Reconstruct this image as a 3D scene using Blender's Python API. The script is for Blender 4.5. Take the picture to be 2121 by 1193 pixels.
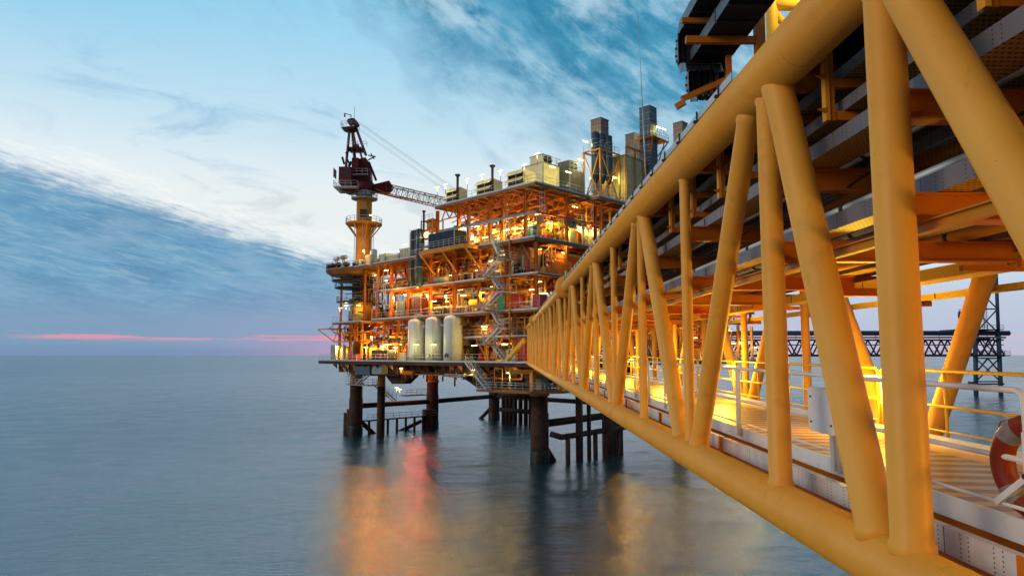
import bpy, math, random
from mathutils import Vector, Matrix
R = math.radians
scene = bpy.context.scene
COL = scene.collection
for o in list(bpy.data.objects): bpy.data.objects.remove(o)

# ------------------------------------------------------------------ camera
EYE = 15.5                       # height of the camera above the sea
FPX = 1392.0; PW, PH = 2121.0, 1193.0
PITCH = math.atan((735 - PH/2)/FPX)
cam = bpy.data.cameras.new('camera'); camo = bpy.data.objects.new('camera', cam); COL.objects.link(camo)
camo.location = (0, 0, EYE); camo.rotation_euler = (math.pi/2 + PITCH, 0, 0)
cam.sensor_width = 36; cam.lens = 36*FPX/PW; cam.clip_start = .05; cam.clip_end = 60000
scene.camera = camo
scene.view_settings.view_transform = 'Standard'; scene.view_settings.look = 'None'
scene.view_settings.exposure = 0.0; scene.view_settings.gamma = 1
scene.render.engine = 'CYCLES'
scene.cycles.max_bounces = 6; scene.cycles.diffuse_bounces = 3; scene.cycles.glossy_bounces = 3
scene.cycles.use_denoising = True
scene.cycles.sample_clamp_indirect = 6
scene.cycles.use_light_tree = True

# ------------------------------------------------------------------ node maths
class X:
    """tiny wrapper: arithmetic on node sockets"""
    def __init__(s, nt, v): s.nt = nt; s.v = v
    def _m(s, op, *a, clamp=False):
        n = s.nt.nodes.new('ShaderNodeMath'); n.operation = op; n.use_clamp = clamp
        for i, q in enumerate((s,) + a):
            q = q.v if isinstance(q, X) else q
            if isinstance(q, (int, float)): n.inputs[i].default_value = q
            else: s.nt.links.new(q, n.inputs[i])
        return X(s.nt, n.outputs[0])
    def __add__(s, o): return s._m('ADD', o)
    __radd__ = __add__
    def __sub__(s, o): return s._m('SUBTRACT', o)
    def __rsub__(s, o): return (s*-1) + o
    def __mul__(s, o): return s._m('MULTIPLY', o)
    __rmul__ = __mul__
    def __truediv__(s, o): return s._m('DIVIDE', o)
    def mx(s, o): return s._m('MAXIMUM', o)
    def mn(s, o): return s._m('MINIMUM', o)
    def pw(s, o): return s._m('POWER', o)
    def ab(s): return s._m('ABSOLUTE')
    def sat(s): return s._m('ADD', 0.0, clamp=True)
    def ss(s, a, b):
        n = s.nt.nodes.new('ShaderNodeMapRange'); n.interpolation_type = 'SMOOTHSTEP'
        s.nt.links.new(s.v, n.inputs[0]); n.inputs[1].default_value = a; n.inputs[2].default_value = b
        return X(s.nt, n.outputs[0])
    def mod(s, o): return s._m('FLOORED_MODULO', o)
def lin(c):
    return tuple(((v/255)/12.92 if v/255 <= .04045 else ((v/255+.055)/1.055)**2.4) for v in c) + (1,)
def mixc(nt, a, b, f):
    n = nt.nodes.new('ShaderNodeMix'); n.data_type = 'RGBA'
    for q, i in ((a, 6), (b, 7)):
        if isinstance(q, tuple): n.inputs[i].default_value = q
        else: nt.links.new(q, n.inputs[i])
    f = f.v if isinstance(f, X) else f
    if isinstance(f, (int, float)): n.inputs[0].default_value = f
    else: nt.links.new(f, n.inputs[0])
    return n.outputs[2]
def comb(nt, x, y, z=0.0):
    n = nt.nodes.new('ShaderNodeCombineXYZ')
    for i, q in enumerate((x, y, z)):
        q = q.v if isinstance(q, X) else q
        if isinstance(q, (int, float)): n.inputs[i].default_value = q
        else: nt.links.new(q, n.inputs[i])
    return n.outputs[0]
def noise(nt, vec, scale, detail=4, rough=.55, dist=0.0):
    n = nt.nodes.new('ShaderNodeTexNoise'); n.inputs['Scale'].default_value = scale
    n.inputs['Detail'].default_value = detail; n.inputs['Roughness'].default_value = rough
    n.inputs['Distortion'].default_value = dist
    if vec is not None: nt.links.new(vec, n.inputs['Vector'])
    return X(nt, n.outputs[0])

# ------------------------------------------------------------------ sky (dusk, broken cloud)
SUN_EL, SUN_AZ = 3.0, 248.0      # low glow behind the camera, azimuth clockwise from +Y
w = bpy.data.worlds.new('World'); scene.world = w; w.use_nodes = True
nt = w.node_tree; nt.nodes.clear()
out = nt.nodes.new('ShaderNodeOutputWorld')
tc = nt.nodes.new('ShaderNodeTexCoord')
sp = nt.nodes.new('ShaderNodeSeparateXYZ'); nt.links.new(tc.outputs['Generated'], sp.inputs[0])
x, y, z = (X(nt, sp.outputs[i]) for i in range(3))
el = z._m('ARCSINE')*57.2958
az = x._m('ARCTAN2', y)*57.2958
hor = (x*x + y*y)._m('SQRT')
elp = el.mx(0.0)
# base gradient
base = mixc(nt, lin((150, 176, 212)), lin((208, 230, 241)), elp.ss(0, 9))
base = mixc(nt, base, lin((226, 238, 244)), (elp.ss(5, 11))*(1-elp.ss(13, 19)))
base = mixc(nt, base, lin((146, 208, 238)), elp.ss(13, 30))
# whiter towards the right of the column of light, bluer at far left top
base = mixc(nt, base, lin((112, 192, 234)), elp.ss(16, 34)*((az*-1).ss(18, 42))*.7)
# sky over and behind the camera: darker blue overhead, warm glow to the west
base = mixc(nt, base, lin((95, 150, 200)), elp.ss(38, 80))
warm = (az.ab()).ss(90, 165)*(1-elp.ss(18, 55))
base = mixc(nt, base, (.62, .42, .26, 1), warm*.75)
# coordinates on a cloud sheet
k = (z.mx(.0) + .09)
px, py = x/k, y/k
sheet = comb(nt, px, py)
# rotated and stretched coordinates for the wisps, upper middle
def rot(u, v, a, su, sv):
    c, s = math.cos(R(a)), math.sin(R(a))
    return (u*c + v*s)*su, (v*c - u*s)*sv
ra, rb = rot(az, el, -32, .055, .13)
wv = comb(nt, ra, rb, 1.7)
n1 = noise(nt, wv, 1.5, 6, .52, .15)
n2 = noise(nt, wv, 4.5, 5, .6, .2)
n3 = noise(nt, comb(nt, az*.11, el*.2, 4.0), 1.3, 5, .6, .3)
wis = n1*.6 + n2*.4
# deep blue opening, upper middle and right
dm = ((el-27.5) + (az+14.5)*.58 + (n3-.5)*15)
deep = dm.ss(-1.5, 6.5)*el.ss(7.5, 15)*(az*-1+75).ss(0, 20)
blue = mixc(nt, lin((34, 126, 164)), lin((82, 160, 194)), n2.ss(.3, .65))
base = mixc(nt, base, blue, deep*.96)
base = mixc(nt, base, lin((200, 224, 238)), (wis.ss(.45, .64))*.66*deep)
base = mixc(nt, base, lin((130, 178, 210)), (dm.ss(-9, -1))*(1-dm.ss(4, 9))*(1-n1.ss(.42, .56))*el.ss(6, 12)*.45)
# faint wisps on the left
n4 = noise(nt, comb(nt, az*.05+el*.03, el*.16, 9.3), 2.2, 6, .6, .7)
base = mixc(nt, base, lin((134, 184, 218)), n4.ss(.50, .76)*(az.ss(-42, -30)*(1-az.ss(-14, -2)))*elp.ss(11, 17)*(1-elp.ss(22, 28))*.75)
base = mixc(nt, base, lin((150, 178, 202)), n4.ss(.50, .64)*elp.ss(7, 9)*(1-elp.ss(12, 15))*.5)
# creamy light just above the bank
base = mixc(nt, base, lin((240, 240, 232)), (az.ss(-40, -24))*elp.ss(5, 9)*(1-elp.ss(11, 16))*.45)
# cloud bank: edge falls from left to right
wrap = noise(nt, comb(nt, az*.09, el*.22, 0.0), 1.6, 6, .62, .3)
rip = noise(nt, comb(nt, az*.22+el*.30, el*1.15+az*.12, 2.2), 1.5, 5, .65, .8)
rp2 = noise(nt, comb(nt, az*.55+el*.5, el*2.6+az*.5, 3.3), 1.3, 4, .6, .4)
edge = (az*-1 - 15)*.235 + 8.4
d = edge - el + (wrap-.5)*3.4 + (rip-.5)*3.4
side = 1 - az.ss(10, 55)
bank = d.ss(-.9, 1.6)
silver = d.ss(-2.2, -.2)*(1-d.ss(.1, 2.0))
base = mixc(nt, base, lin((246, 248, 246)), silver*((rip*.5+rp2*.5).ss(.42, .58))*(.85)*(az.ab()*-1+75).ss(0, 20))
bk = mixc(nt, lin((122, 170, 200)), lin((90, 148, 188)), rip.ss(.3, .7))
bk = mixc(nt, bk, lin((84, 132, 172)), wrap.ss(.42, .62)*.5)
bk = mixc(nt, bk, lin((150, 184, 206)), rp2.ss(.5, .68)*.5*elp.ss(2, 6))
bk = mixc(nt, bk, lin((140, 176, 204)), n4.ss(.42, .62)*.55)
bk = mixc(nt, bk, lin((122, 156, 188)), 1-elp.ss(1.5, 5.5))
bk = mixc(nt, bk, lin((150, 163, 198)), (1-elp.ss(1.5, 7))*az.ss(-34, -12)*.75)
bk = mixc(nt, bk, lin((206, 214, 226)), silver*((rip*.4+rp2*.6).ss(.46, .58))*.95)
base = mixc(nt, base, bk, bank*(az.ab()*-1+95).ss(0, 40)*(1-az.ss(12, 24)*.55))
# pink streaks by the horizon
ps = noise(nt, comb(nt, az*.055, el*1.1, 5.1), 1.9, 6, .62, .2)
pk = ps.ss(.44, .56)*(1-(el-1.25-(ps-.5)*1.4).ab().ss(.06, .30))*az.ss(-37.5, -34)*(1-az.ss(40, 60))
base = mixc(nt, base, lin((236, 150, 168)), pk*.8)
base = mixc(nt, base, lin((226, 152, 184)), (1-elp.ss(.0, 1.5))*az.ss(-28, -14)*.5*(1-az.ss(20, 50)))
base = mixc(nt, base, lin((206, 202, 216)), (1-elp.ss(1.0, 8))*az.ss(12, 22)*.5)
base = mixc(nt, base, lin((116, 142, 180)), (1-elp.ss(.15, 1.1))*(1-az.ss(-24, -10))*.7)
# the east (right and behind on the right) and the zenith are already dark
dim = mixc(nt, (1, 1, 1, 1), (.30, .36, .46, 1), az.ss(44, 85).mx((az*-1).ss(140, 178)))
dim = mixc(nt, dim, (.38, .44, .52, 1), elp.ss(36, 62))
mm = nt.nodes.new('ShaderNodeMix'); mm.data_type = 'RGBA'; mm.blend_type = 'MULTIPLY'; mm.inputs[0].default_value = 1
nt.links.new(base, mm.inputs[6]); nt.links.new(dim, mm.inputs[7]); base = mm.outputs[2]
bg = nt.nodes.new('ShaderNodeBackground'); nt.links.new(base, bg.inputs[0]); bg.inputs[1].default_value = 1.0
ns = nt.nodes.new('ShaderNodeTexSky'); ns.sky_type = 'NISHITA'; ns.sun_disc = False
ns.sun_elevation = R(SUN_EL); ns.sun_rotation = R(SUN_AZ)
bg2 = nt.nodes.new('ShaderNodeBackground'); nt.links.new(ns.outputs[0], bg2.inputs[0]); bg2.inputs[1].default_value = .012
ad = nt.nodes.new('ShaderNodeAddShader'); nt.links.new(bg.outputs[0], ad.inputs[0]); nt.links.new(bg2.outputs[0], ad.inputs[1])
nt.links.new(ad.outputs[0], out.inputs[0])
w.cycles.sampling_method = 'MANUAL'; w.cycles.sample_map_resolution = 512

sl = bpy.data.lights.new('sun', 'SUN'); sl.energy = .8; sl.angle = R(25); sl.color = (1, .80, .60)
so = bpy.data.objects.new('sun', sl); COL.objects.link(so)
sv = Vector((math.sin(R(SUN_AZ))*math.cos(R(16)), math.cos(R(SUN_AZ))*math.cos(R(16)), math.sin(R(16))))
so.rotation_euler = sv.to_track_quat('Z', 'Y').to_euler()

# ------------------------------------------------------------------ materials
def principled(name):
    m = bpy.data.materials.new(name); m.use_nodes = True
    n = m.node_tree.nodes; b = n['Principled BSDF']
    return m, m.node_tree, b
def paint(name, c, c2=None, rough=.45, metal=0.0, scale=1.2, bump=.0, dirt=None, dirt_amt=.35, spec=.25, dscale=None, chips=False):
    m, nt, b = principled(name)
    t = nt.nodes.new('ShaderNodeTexCoord'); v = t.outputs['Object']
    n = noise(nt, v, scale, 5, .6)
    c2 = c2 or tuple(q*.8 for q in c)
    col = mixc(nt, c + (1,), c2 + (1,), n.ss(.35, .65))
    if dirt:
        dn = noise(nt, v, dscale or scale*3.1, 6, .7, .4)
        col = mixc(nt, col, dirt + (1,), dn.ss(.56, .70)*dirt_amt)
    if chips:      # small chips, scratches and faint rust runs in the coat
        cn = noise(nt, v, 7.0, 4, .75, .6); c2n = noise(nt, v, 31.0, 3, .6)
        ch = cn.ss(.715, .73)*c2n.ss(.38, .5)
        col = mixc(nt, col, (.06, .025, .012, 1), ch*.9)
        mpp = nt.nodes.new('ShaderNodeMapping'); nt.links.new(v, mpp.inputs[0]); mpp.inputs['Scale'].default_value = (9, 9, .7)
        rn = noise(nt, mpp.outputs[0], 1.0, 4, .6)
        col = mixc(nt, col, (.40, .13, .02, 1), rn.ss(.60, .76)*.35)
        wn_ = noise(nt, v, .55, 4, .6)
        col = mixc(nt, col, (.80, .46, .16, 1), wn_.ss(.5, .72)*.15)
    nt.links.new(col, b.inputs['Base Color'])
    r = noise(nt, v, scale*2.3, 3, .5)
    nt.links.new((r*.25 + (rough-.12)).v, b.inputs['Roughness'])
    b.inputs['Metallic'].default_value = metal
    b.inputs['Specular IOR Level'].default_value = spec
    if bump:
        bp = nt.nodes.new('ShaderNodeBump'); bp.inputs['Strength'].default_value = bump; bp.inputs['Distance'].default_value = .02
        nt.links.new(noise(nt, v, scale*14, 3, .6).v, bp.inputs['Height']); nt.links.new(bp.outputs[0], b.inputs['Normal'])
    return m
M = {}
M['bridge'] = paint('bridge_yellow_paint', (.87, .385, .045), (.82, .345, .036), .45, scale=.9, spec=.28, bump=.05, dirt=(.42, .17, .03), dirt_amt=.22, dscale=1.6, chips=True)
M['orange'] = paint('orange_steel_paint', (.66, .19, .010), (.52, .13, .008), .5, scale=.7, dirt=(.22, .07, .02), dirt_amt=.5)
M['ochre'] = paint('ochre_steel_paint', (.62, .26, .02), (.48, .18, .014), .5, scale=.5, dirt=(.25, .11, .03), dirt_amt=.5)
M['yellow'] = paint('yellow_paint', (.80, .50, .035), (.72, .42, .03), .5, scale=.6, dirt=(.4, .22, .05), dirt_amt=.4)
M['cream'] = paint('cream_cladding', (.78, .68, .42), (.70, .60, .36), .5, scale=.8, dirt=(.4, .28, .12), dirt_amt=.4)
M['white'] = paint('white_paint', (.80, .78, .74), (.72, .70, .66), .4, scale=1.5, dirt=(.45, .38, .3), dirt_amt=.35)
M['galv'] = paint('galvanised_steel', (.50, .53, .55), (.40, .43, .46), .45, .35, scale=1.5, dirt=(.25, .2, .16), dirt_amt=.3)
M['grey'] = paint('grey_paint', (.30, .33, .36), (.24, .27, .30), .5, scale=.8, dirt=(.14, .10, .08), dirt_amt=.4)
M['dark'] = paint('dark_steel', (.045, .045, .05), (.03, .03, .035), .55, scale=1.2, dirt=(.10, .05, .03), dirt_amt=.5)
M['black'] = paint('black_rack_steel', (.018, .018, .022), (.012, .012, .014), .5, scale=2)
M['rust'] = paint('rusty_pile_steel', (.075, .035, .022), (.035, .02, .016), .75, scale=.6, bump=.3, dirt=(.16, .06, .025), dirt_amt=.7)
M['rack_rail'] = paint('rack_rail_steel', (.13, .16, .19), (.09, .12, .14), .4, .3, scale=2)
M['red'] = paint('crane_red_paint', (.11, .007, .008), (.075, .005, .006), .45, scale=.5, dirt=(.06, .02, .02), dirt_amt=.5)
M['brightred'] = paint('bright_red_paint', (.62, .04, .02), (.5, .03, .02), .4, scale=.8)
M['green'] = paint('green_paint', (.03, .30, .12), (.025, .24, .1), .45, scale=.8)
M['teal'] = paint('teal_paint', (.04, .30, .30), (.03, .24, .25), .45, scale=.8)
M['navy'] = paint('navy_container_paint', (.022, .04, .085), (.018, .03, .065), .45, scale=.5, dirt=(.06, .05, .05), dirt_amt=.4)
M['bluegrey'] = paint('blue_grey_silencer_paint', (.035, .075, .125), (.025, .055, .10), .45, scale=.6, dirt=(.12, .08, .06), dirt_amt=.5)
M['maroon'] = paint('maroon_paint', (.16, .03, .03), (.12, .02, .02), .5)
M['tank'] = paint('tank_white_paint', (.66, .68, .70), (.60, .62, .64), .38, scale=.35, dirt=(.5, .42, .32), dirt_amt=.25, dscale=.9)
M['tower'] = paint('blue_tower_paint', (.035, .075, .13), (.03, .06, .10), .5, scale=.2, dirt=(.16, .05, .03), dirt_amt=.5)
M['lifebuoy'] = paint('lifebuoy_orange', (.24, .026, .007), (.19, .02, .006), .5, scale=4, bump=.1)
M['tape'] = paint('reflective_tape', (.24, .235, .22), (.18, .175, .165), .35, scale=9)
M['growth'] = paint('marine_growth', (.022, .026, .014), (.012, .012, .008), .35, scale=3, bump=.8, dirt=(.05, .05, .035), dirt_amt=.6)
M['rope'] = paint('rope_orange', (.5, .16, .04), (.4, .1, .03), .8, scale=20)
def emis(name, c, s):
    m, nt, b = principled(name); b.inputs['Base Color'].default_value = c + (1,)
    b.inputs['Emission Color'].default_value = c + (1,); b.inputs['Emission Strength'].default_value = s
    return m
M['lamp'] = emis('warm_lamp_glass', (1, .78, .25), 14)
M['lamp_sodium'] = emis('sodium_lamp_glass', (1, .50, .12), 45)
M['lamp_white'] = emis('pale_lamp_glass', (1, .86, .45), 2.2)
# corrugated / panelled sheet (seams follow object space)
def panelled(name, c, period=.55, dark=.55, axis='v', rough=.5):
    m, nt, b = principled(name)
    t = nt.nodes.new('ShaderNodeTexCoord'); s = nt.nodes.new('ShaderNodeSeparateXYZ'); nt.links.new(t.outputs['Object'], s.inputs[0])
    a = X(nt, s.outputs[0]) + X(nt, s.outputs[1])
    lv = ((a.mod(period)) - period/2).ab().ss(period*.38, period*.5)
    lh = ((X(nt, s.outputs[2]).mod(period*1.7)) - period*.85).ab().ss(period*.80, period*.85)
    n = noise(nt, t.outputs['Object'], .9, 5, .6)
    col = mixc(nt, c + (1,), tuple(q*.72 for q in c) + (1,), n.ss(.35, .65))
    col = mixc(nt, col, tuple(q*dark*.6 for q in c) + (1,), lv.mx(lh)*.8)
    nt.links.new(col, b.inputs['Base Color']); b.inputs['Roughness'].default_value = rough; b.inputs['Specular IOR Level'].default_value = .2
    bp = nt.nodes.new('ShaderNodeBump'); bp.inputs['Strength'].default_value = .5; bp.inputs['Distance'].default_value = .05
    nt.links.new((lv.mx(lh)*-1).v, bp.inputs['Height']); nt.links.new(bp.outputs[0], b.inputs['Normal'])
    return m
M['panel_grey'] = panelled('grey_panelled_sheet', (.20, .19, .19))
M['panel_brown'] = panelled('brown_panelled_sheet', (.26, .19, .17))
M['panel_cream'] = panelled('cream_panelled_sheet', (.72, .62, .36), .8)
M['panel_blue'] = panelled('blue_grey_panelled_sheet', (.10, .14, .19), .7)
M['navy_box'] = panelled('navy_corrugated_sheet', (.012, .026, .06), .35, .5)
M['panel_orange'] = panelled('orange_panelled_sheet', (.60, .22, .04), .9)
# slotted channel of the cable trays: rows of small round holes, bridge axis = object y
def slotted(name, c, rows_along='side'):
    m, nt, b = principled(name)
    t = nt.nodes.new('ShaderNodeTexCoord'); s = nt.nodes.new('ShaderNodeSeparateXYZ'); nt.links.new(t.outputs['Object'], s.inputs[0])
    X0, Y0, Z0 = (X(nt, s.outputs[i]) for i in range(3))
    if rows_along == 'side':
        gy = (Y0.mod(.36) - .12).ab(); pair = (gy - .045).ab()
        gz = Z0.mod(.034) - .017
        dist = (pair*pair + gz*gz)._m('SQRT'); hole = 1 - dist.ss(.006, .009)
        seam = 1-((Y0.mod(1.44)-.72).ab()).ss(.004, .007)
        hole = hole.mx(seam)
    else:
        gy = (Y0.mod(.075) - .0375).ab(); gx = (X0.mod(.05) - .025).ab()
        hole = (1-gy.ss(.010, .014))*(1-gx.ss(.014, .018))
    n = noise(nt, t.outputs['Object'], 1.3, 5, .6)
    col = mixc(nt, c + (1,), tuple(q*.75 for q in c) + (1,), n.ss(.4, .65))
    col = mixc(nt, col, (.01, .01, .01, 1), hole)
    nt.links.new(col, b.inputs['Base Color']); b.inputs['Roughness'].default_value = .5
    return m
M['slot_white'] = slotted('slotted_tray_side', (.66, .62, .58))
M['slot_floor'] = slotted('slotted_tray_floor', (.55, .30, .05), 'floor')
M['slot_grey'] = slotted('slotted_tray_plain', (.18, .17, .19))
# walkway deck: brown base with slightly slanted cross strips of yellow
m, nt, b = principled('striped_walkway'); M['deck'] = m
t = nt.nodes.new('ShaderNodeTexCoord'); s = nt.nodes.new('ShaderNodeSeparateXYZ'); nt.links.new(t.outputs['Object'], s.inputs[0])
X0, Y0 = X(nt, s.outputs[0]), X(nt, s.outputs[1])
g = ((Y0 + X0*.16).mod(.40) - .2).ab()
band = 1 - g.ss(.085, .10)
wn = noise(nt, t.outputs['Object'], 6, 6, .7)
col = mixc(nt, (.24, .12, .05, 1), (.16, .085, .04, 1), wn.ss(.35, .7))
col = mixc(nt, col, (.52, .31, .03, 1), band*(wn.ss(.22, .42)*.5+.5))
nt.links.new(col, b.inputs['Base Color']); b.inputs['Roughness'].default_value = .38; b.inputs['Specular IOR Level'].default_value = .2
M['deck_edge'] = paint('walkway_edge_paint', (.62, .33, .08), (.5, .26, .06), .4, scale=2)
# grating decks seen from below and from the side
M['brown'] = paint('brown_edge_paint', (.27, .125, .04), (.18, .085, .03), .5, scale=.5, dirt=(.08, .04, .02), dirt_amt=.5)
M['plate'] = paint('deck_plate', (.20, .12, .07), (.12, .08, .05), .6, scale=.5, dirt=(.05, .03, .02), dirt_amt=.5)
# water
m, nt, b = principled('sea_water'); M['water'] = m
b.inputs['Base Color'].default_value = (.010, .05, .06, 1); b.inputs['IOR'].default_value = 2.6
t = nt.nodes.new('ShaderNodeTexCoord'); s = nt.nodes.new('ShaderNodeSeparateXYZ'); nt.links.new(t.outputs['Object'], s.inputs[0])
far = (X(nt, s.outputs[0])*X(nt, s.outputs[0]) + X(nt, s.outputs[1])*X(nt, s.outputs[1]))._m('SQRT')
pat = noise(nt, t.outputs['Object'], .018, 3, .5)
# waves too small for the mesh are roughness, wider with distance and in wind patches
nt.links.new((far.ss(80, 700)*.14 + .055 + pat.ss(.4, .62)*.05).v, b.inputs['Roughness'])
mp = nt.nodes.new('ShaderNodeMapping'); nt.links.new(t.outputs['Object'], mp.inputs[0])
mp.inputs['Scale'].default_value = (.42, 1.7, 1); mp.inputs['Rotation'].default_value = (0, 0, R(-12))
nb = noise(nt, mp.outputs[0], .33, 4, .6, .5); nc = noise(nt, mp.outputs[0], 1.7, 5, .66, .5)
bp = nt.nodes.new('ShaderNodeBump'); bp.inputs['Strength'].default_value = 1.0; bp.inputs['Distance'].default_value = .27
nt.links.new(((nb*.6 + nc*.44)*(1.0 - far.ss(150, 900)*.6)*(far.ss(40, 190)*.5 + .5)).v, bp.inputs['Height']); nt.links.new(bp.outputs[0], b.inputs['Normal'])

# ------------------------------------------------------------------ mesh building
class Frame:
    def __init__(s, o, ax, ay, az): s.o = Vector(o); s.m = Matrix((ax, ay, az)).transposed()
    def w(s, p): return s.o + s.m @ Vector(p)
    def l(s, p): return s.m.transposed() @ (Vector(p) - s.o)
WORLD = Frame((0, 0, 0), Vector((1, 0, 0)), Vector((0, 1, 0)), Vector((0, 0, 1)))
VIEW0 = Frame((0, 0, EYE), Vector((1, 0, 0)), Vector((0, 1, 0)), Vector((0, 0, 1)))   # world axes, heights counted from eye level
class MB:
    def __init__(s): s.v = []; s.f = []; s.sm = []
    def quadbox(s, o, a, b, c):
        o, a, b, c = (Vector(q) for q in (o, a, b, c)); n = len(s.v)
        s.v += [o, o+a, o+a+b, o+b, o+c, o+a+c, o+a+b+c, o+b+c]
        fl = [(0, 3, 2, 1), (4, 5, 6, 7), (0, 1, 5, 4), (1, 2, 6, 5), (2, 3, 7, 6), (3, 0, 4, 7)]
        if a.cross(b).dot(c) < 0: fl = [tuple(reversed(q)) for q in fl]
        s.f += [tuple(i+n for i in q) for q in fl]; s.sm += [False]*6
        return s
    def box(s, x0, x1, y0, y1, z0, z1):
        return s.quadbox((min(x0, x1), min(y0, y1), min(z0, z1)), (abs(x1-x0), 0, 0), (0, abs(y1-y0), 0), (0, 0, abs(z1-z0)))
    def bar(s, p, q, wd, ht, up=(0, 0, 1)):
        p, q, up = Vector(p), Vector(q), Vector(up); d = q-p
        if d.length < 1e-6: return s
        sd = d.cross(up)
        if sd.length < 1e-5: sd = d.cross(Vector((1, 0, 0)))
        sd.normalize(); u = sd.cross(d).normalized()
        return s.quadbox(p - sd*wd/2 - u*ht/2, sd*wd, d, u*ht)
    def ibeam(s, p, q, wd, ht, t=.03, up=(0, 0, 1)):
        p, q, up = Vector(p), Vector(q), Vector(up); d = q-p; sd = d.cross(up)
        if sd.length < 1e-5: sd = d.cross(Vector((1, 0, 0)))
        sd.normalize(); u = sd.cross(d).normalized()
        for a in (-1, 1):
            c = u*(ht/2-t/2)*a
            s.bar(p+c, q+c, wd, t, u)
        return s.bar(p, q, t, ht-2*t, u)
    def ring(s, c, a, b, r, n):
        k = len(s.v)
        for i in range(n):
            t = 2*math.pi*i/n; s.v.append(c + a*(math.cos(t)*r) + b*(math.sin(t)*r))
        return k
    def tube(s, pts, r, n=8, caps=True, smooth=True):
        pts = [Vector(p) for p in pts]; rs = r if isinstance(r, (list, tuple)) else [r]*len(pts)
        prev = None; ks = []
        for i, p in enumerate(pts):
            if i == 0: d = pts[1]-p
            elif i == len(pts)-1: d = p-pts[i-1]
            else: d = (p-pts[i-1]).normalized() + (pts[i+1]-p).normalized()
            d.normalize()
            if prev is None:
                a = d.cross(Vector((0, 0, 1)))
                if a.length < 1e-3: a = d.cross(Vector((1, 0, 0)))
                a.normalize()
            else:
                a = prev - d*prev.dot(d); a.normalize()
            prev = a; bb = d.cross(a)
            ks.append(s.ring(p, a, bb, rs[i], n))
        for k0, k1 in zip(ks, ks[1:]):
            for i in range(n):
                j = (i+1) % n; s.f.append((k0+i, k0+j, k1+j, k1+i)); s.sm.append(smooth)
        if caps:
            s.f.append(tuple(reversed(range(ks[0], ks[0]+n)))); s.f.append(tuple(range(ks[-1], ks[-1]+n))); s.sm += [False, False]
        return s
    def lathe(s, c, prof, n=20, ax=(0, 0, 1), smooth=True):
        """profile of (radius, height) pairs about axis ax through c"""
        c = Vector(c); ax = Vector(ax).normalized()
        a = ax.cross(Vector((1, 0, 0)))
        if a.length < 1e-3: a = ax.cross(Vector((0, 1, 0)))
        a.normalize(); b = ax.cross(a); ks = []
        for r, h in prof: ks.append(s.ring(c + ax*h, a, b, max(r, 1e-3), n))
        for k0, k1 in zip(ks, ks[1:]):
            for i in range(n):
                j = (i+1) % n; s.f.append((k0+i, k0+j, k1+j, k1+i)); s.sm.append(smooth)
        s.f.append(tuple(reversed(range(ks[0], ks[0]+n)))); s.f.append(tuple(range(ks[-1], ks[-1]+n))); s.sm += [False, False]
        return s
    def prism(s, pts, d):
        pts = [Vector(p) for p in pts]; d = Vector(d); n = len(pts); k = len(s.v)
        s.v += pts + [p+d for p in pts]
        nrm = sum(((pts[i]-pts[0]).cross(pts[(i+1) % n]-pts[0]) for i in range(n)), Vector())
        fl = [tuple(reversed(range(k, k+n))), tuple(range(k+n, k+2*n))] + [(k+i, k+(i+1) % n, k+n+(i+1) % n, k+n+i) for i in range(n)]
        if nrm.dot(d) < 0: fl = [tuple(reversed(q)) for q in fl]
        s.f += fl; s.sm += [False]*len(fl)
        return s
    def rail(s, pts, h=1.1, r=.03, gap=1.5, mids=(.55,), n=5, toe=0.0):
        """handrail along a path of floor points"""
        pts = [Vector(p) for p in pts]; up = Vector((0, 0, 1))
        for a, b in zip(pts, pts[1:]):
            L = (b-a).length; k = max(1, round(L/gap))
            for i in range(k+1):
                p = a.lerp(b, i/k); s.tube([p, p+up*h], r, n)
            for f in (1.0,)+tuple(mids): s.tube([a+up*h*f, b+up*h*f], r, n)
            if toe: s.bar(a+up*toe/2, b+up*toe/2, .012, toe)
        return s
    def build(s, name, mat, parent=None, frame=None, sub=None):
        me = bpy.data.meshes.new(name)
        org = parent['_o'] if parent is not None else (0, 0, 0)
        org = Vector(org)
        me.from_pydata([v-org for v in s.v], [], s.f); me.polygons.foreach_set('use_smooth', s.sm); me.update()
        me.materials.append(mat)
        o = bpy.data.objects.new(name, me); COL.objects.link(o)
        if sub is not None: o.parent = sub
        elif parent is not None: o.parent = parent
        return o
ROOTS = []
def thing(name, label, cat, frame, loc, group=None, kind=None):
    """Empty at the thing's base; child meshes are given in the coordinates of `frame`"""
    o = bpy.data.objects.new(name, None); COL.objects.link(o); o.empty_display_size = .3
    o.matrix_world = Matrix.Translation(frame.w(loc)) @ frame.m.to_4x4()
    o['_o'] = tuple(loc); o['label'] = label; o['category'] = cat
    if group: o['group'] = group
    if kind: o['kind'] = kind
    ROOTS.append(o); return o
def single(mb, name, mat, label, cat, frame, loc, group=None):
    me = bpy.data.meshes.new(name); L = Vector(loc)
    me.from_pydata([v-L for v in mb.v], [], mb.f); me.polygons.foreach_set('use_smooth', mb.sm); me.materials.append(mat); me.update()
    o = bpy.data.objects.new(name, me); COL.objects.link(o)
    o.matrix_world = Matrix.Translation(frame.w(loc)) @ frame.m.to_4x4()
    o['label'] = label; o['category'] = cat
    if group: o['group'] = group
    return o
def light(name, frame, p, power, color, root, radius=.12):
    l = bpy.data.lights.new(name, 'POINT'); l.energy = power; l.color = color; l.shadow_soft_size = radius
    o = bpy.data.objects.new(name, l); COL.objects.link(o); o.parent = root
    o.location = Vector(p) - Vector(root['_o'])
    return o
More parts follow.
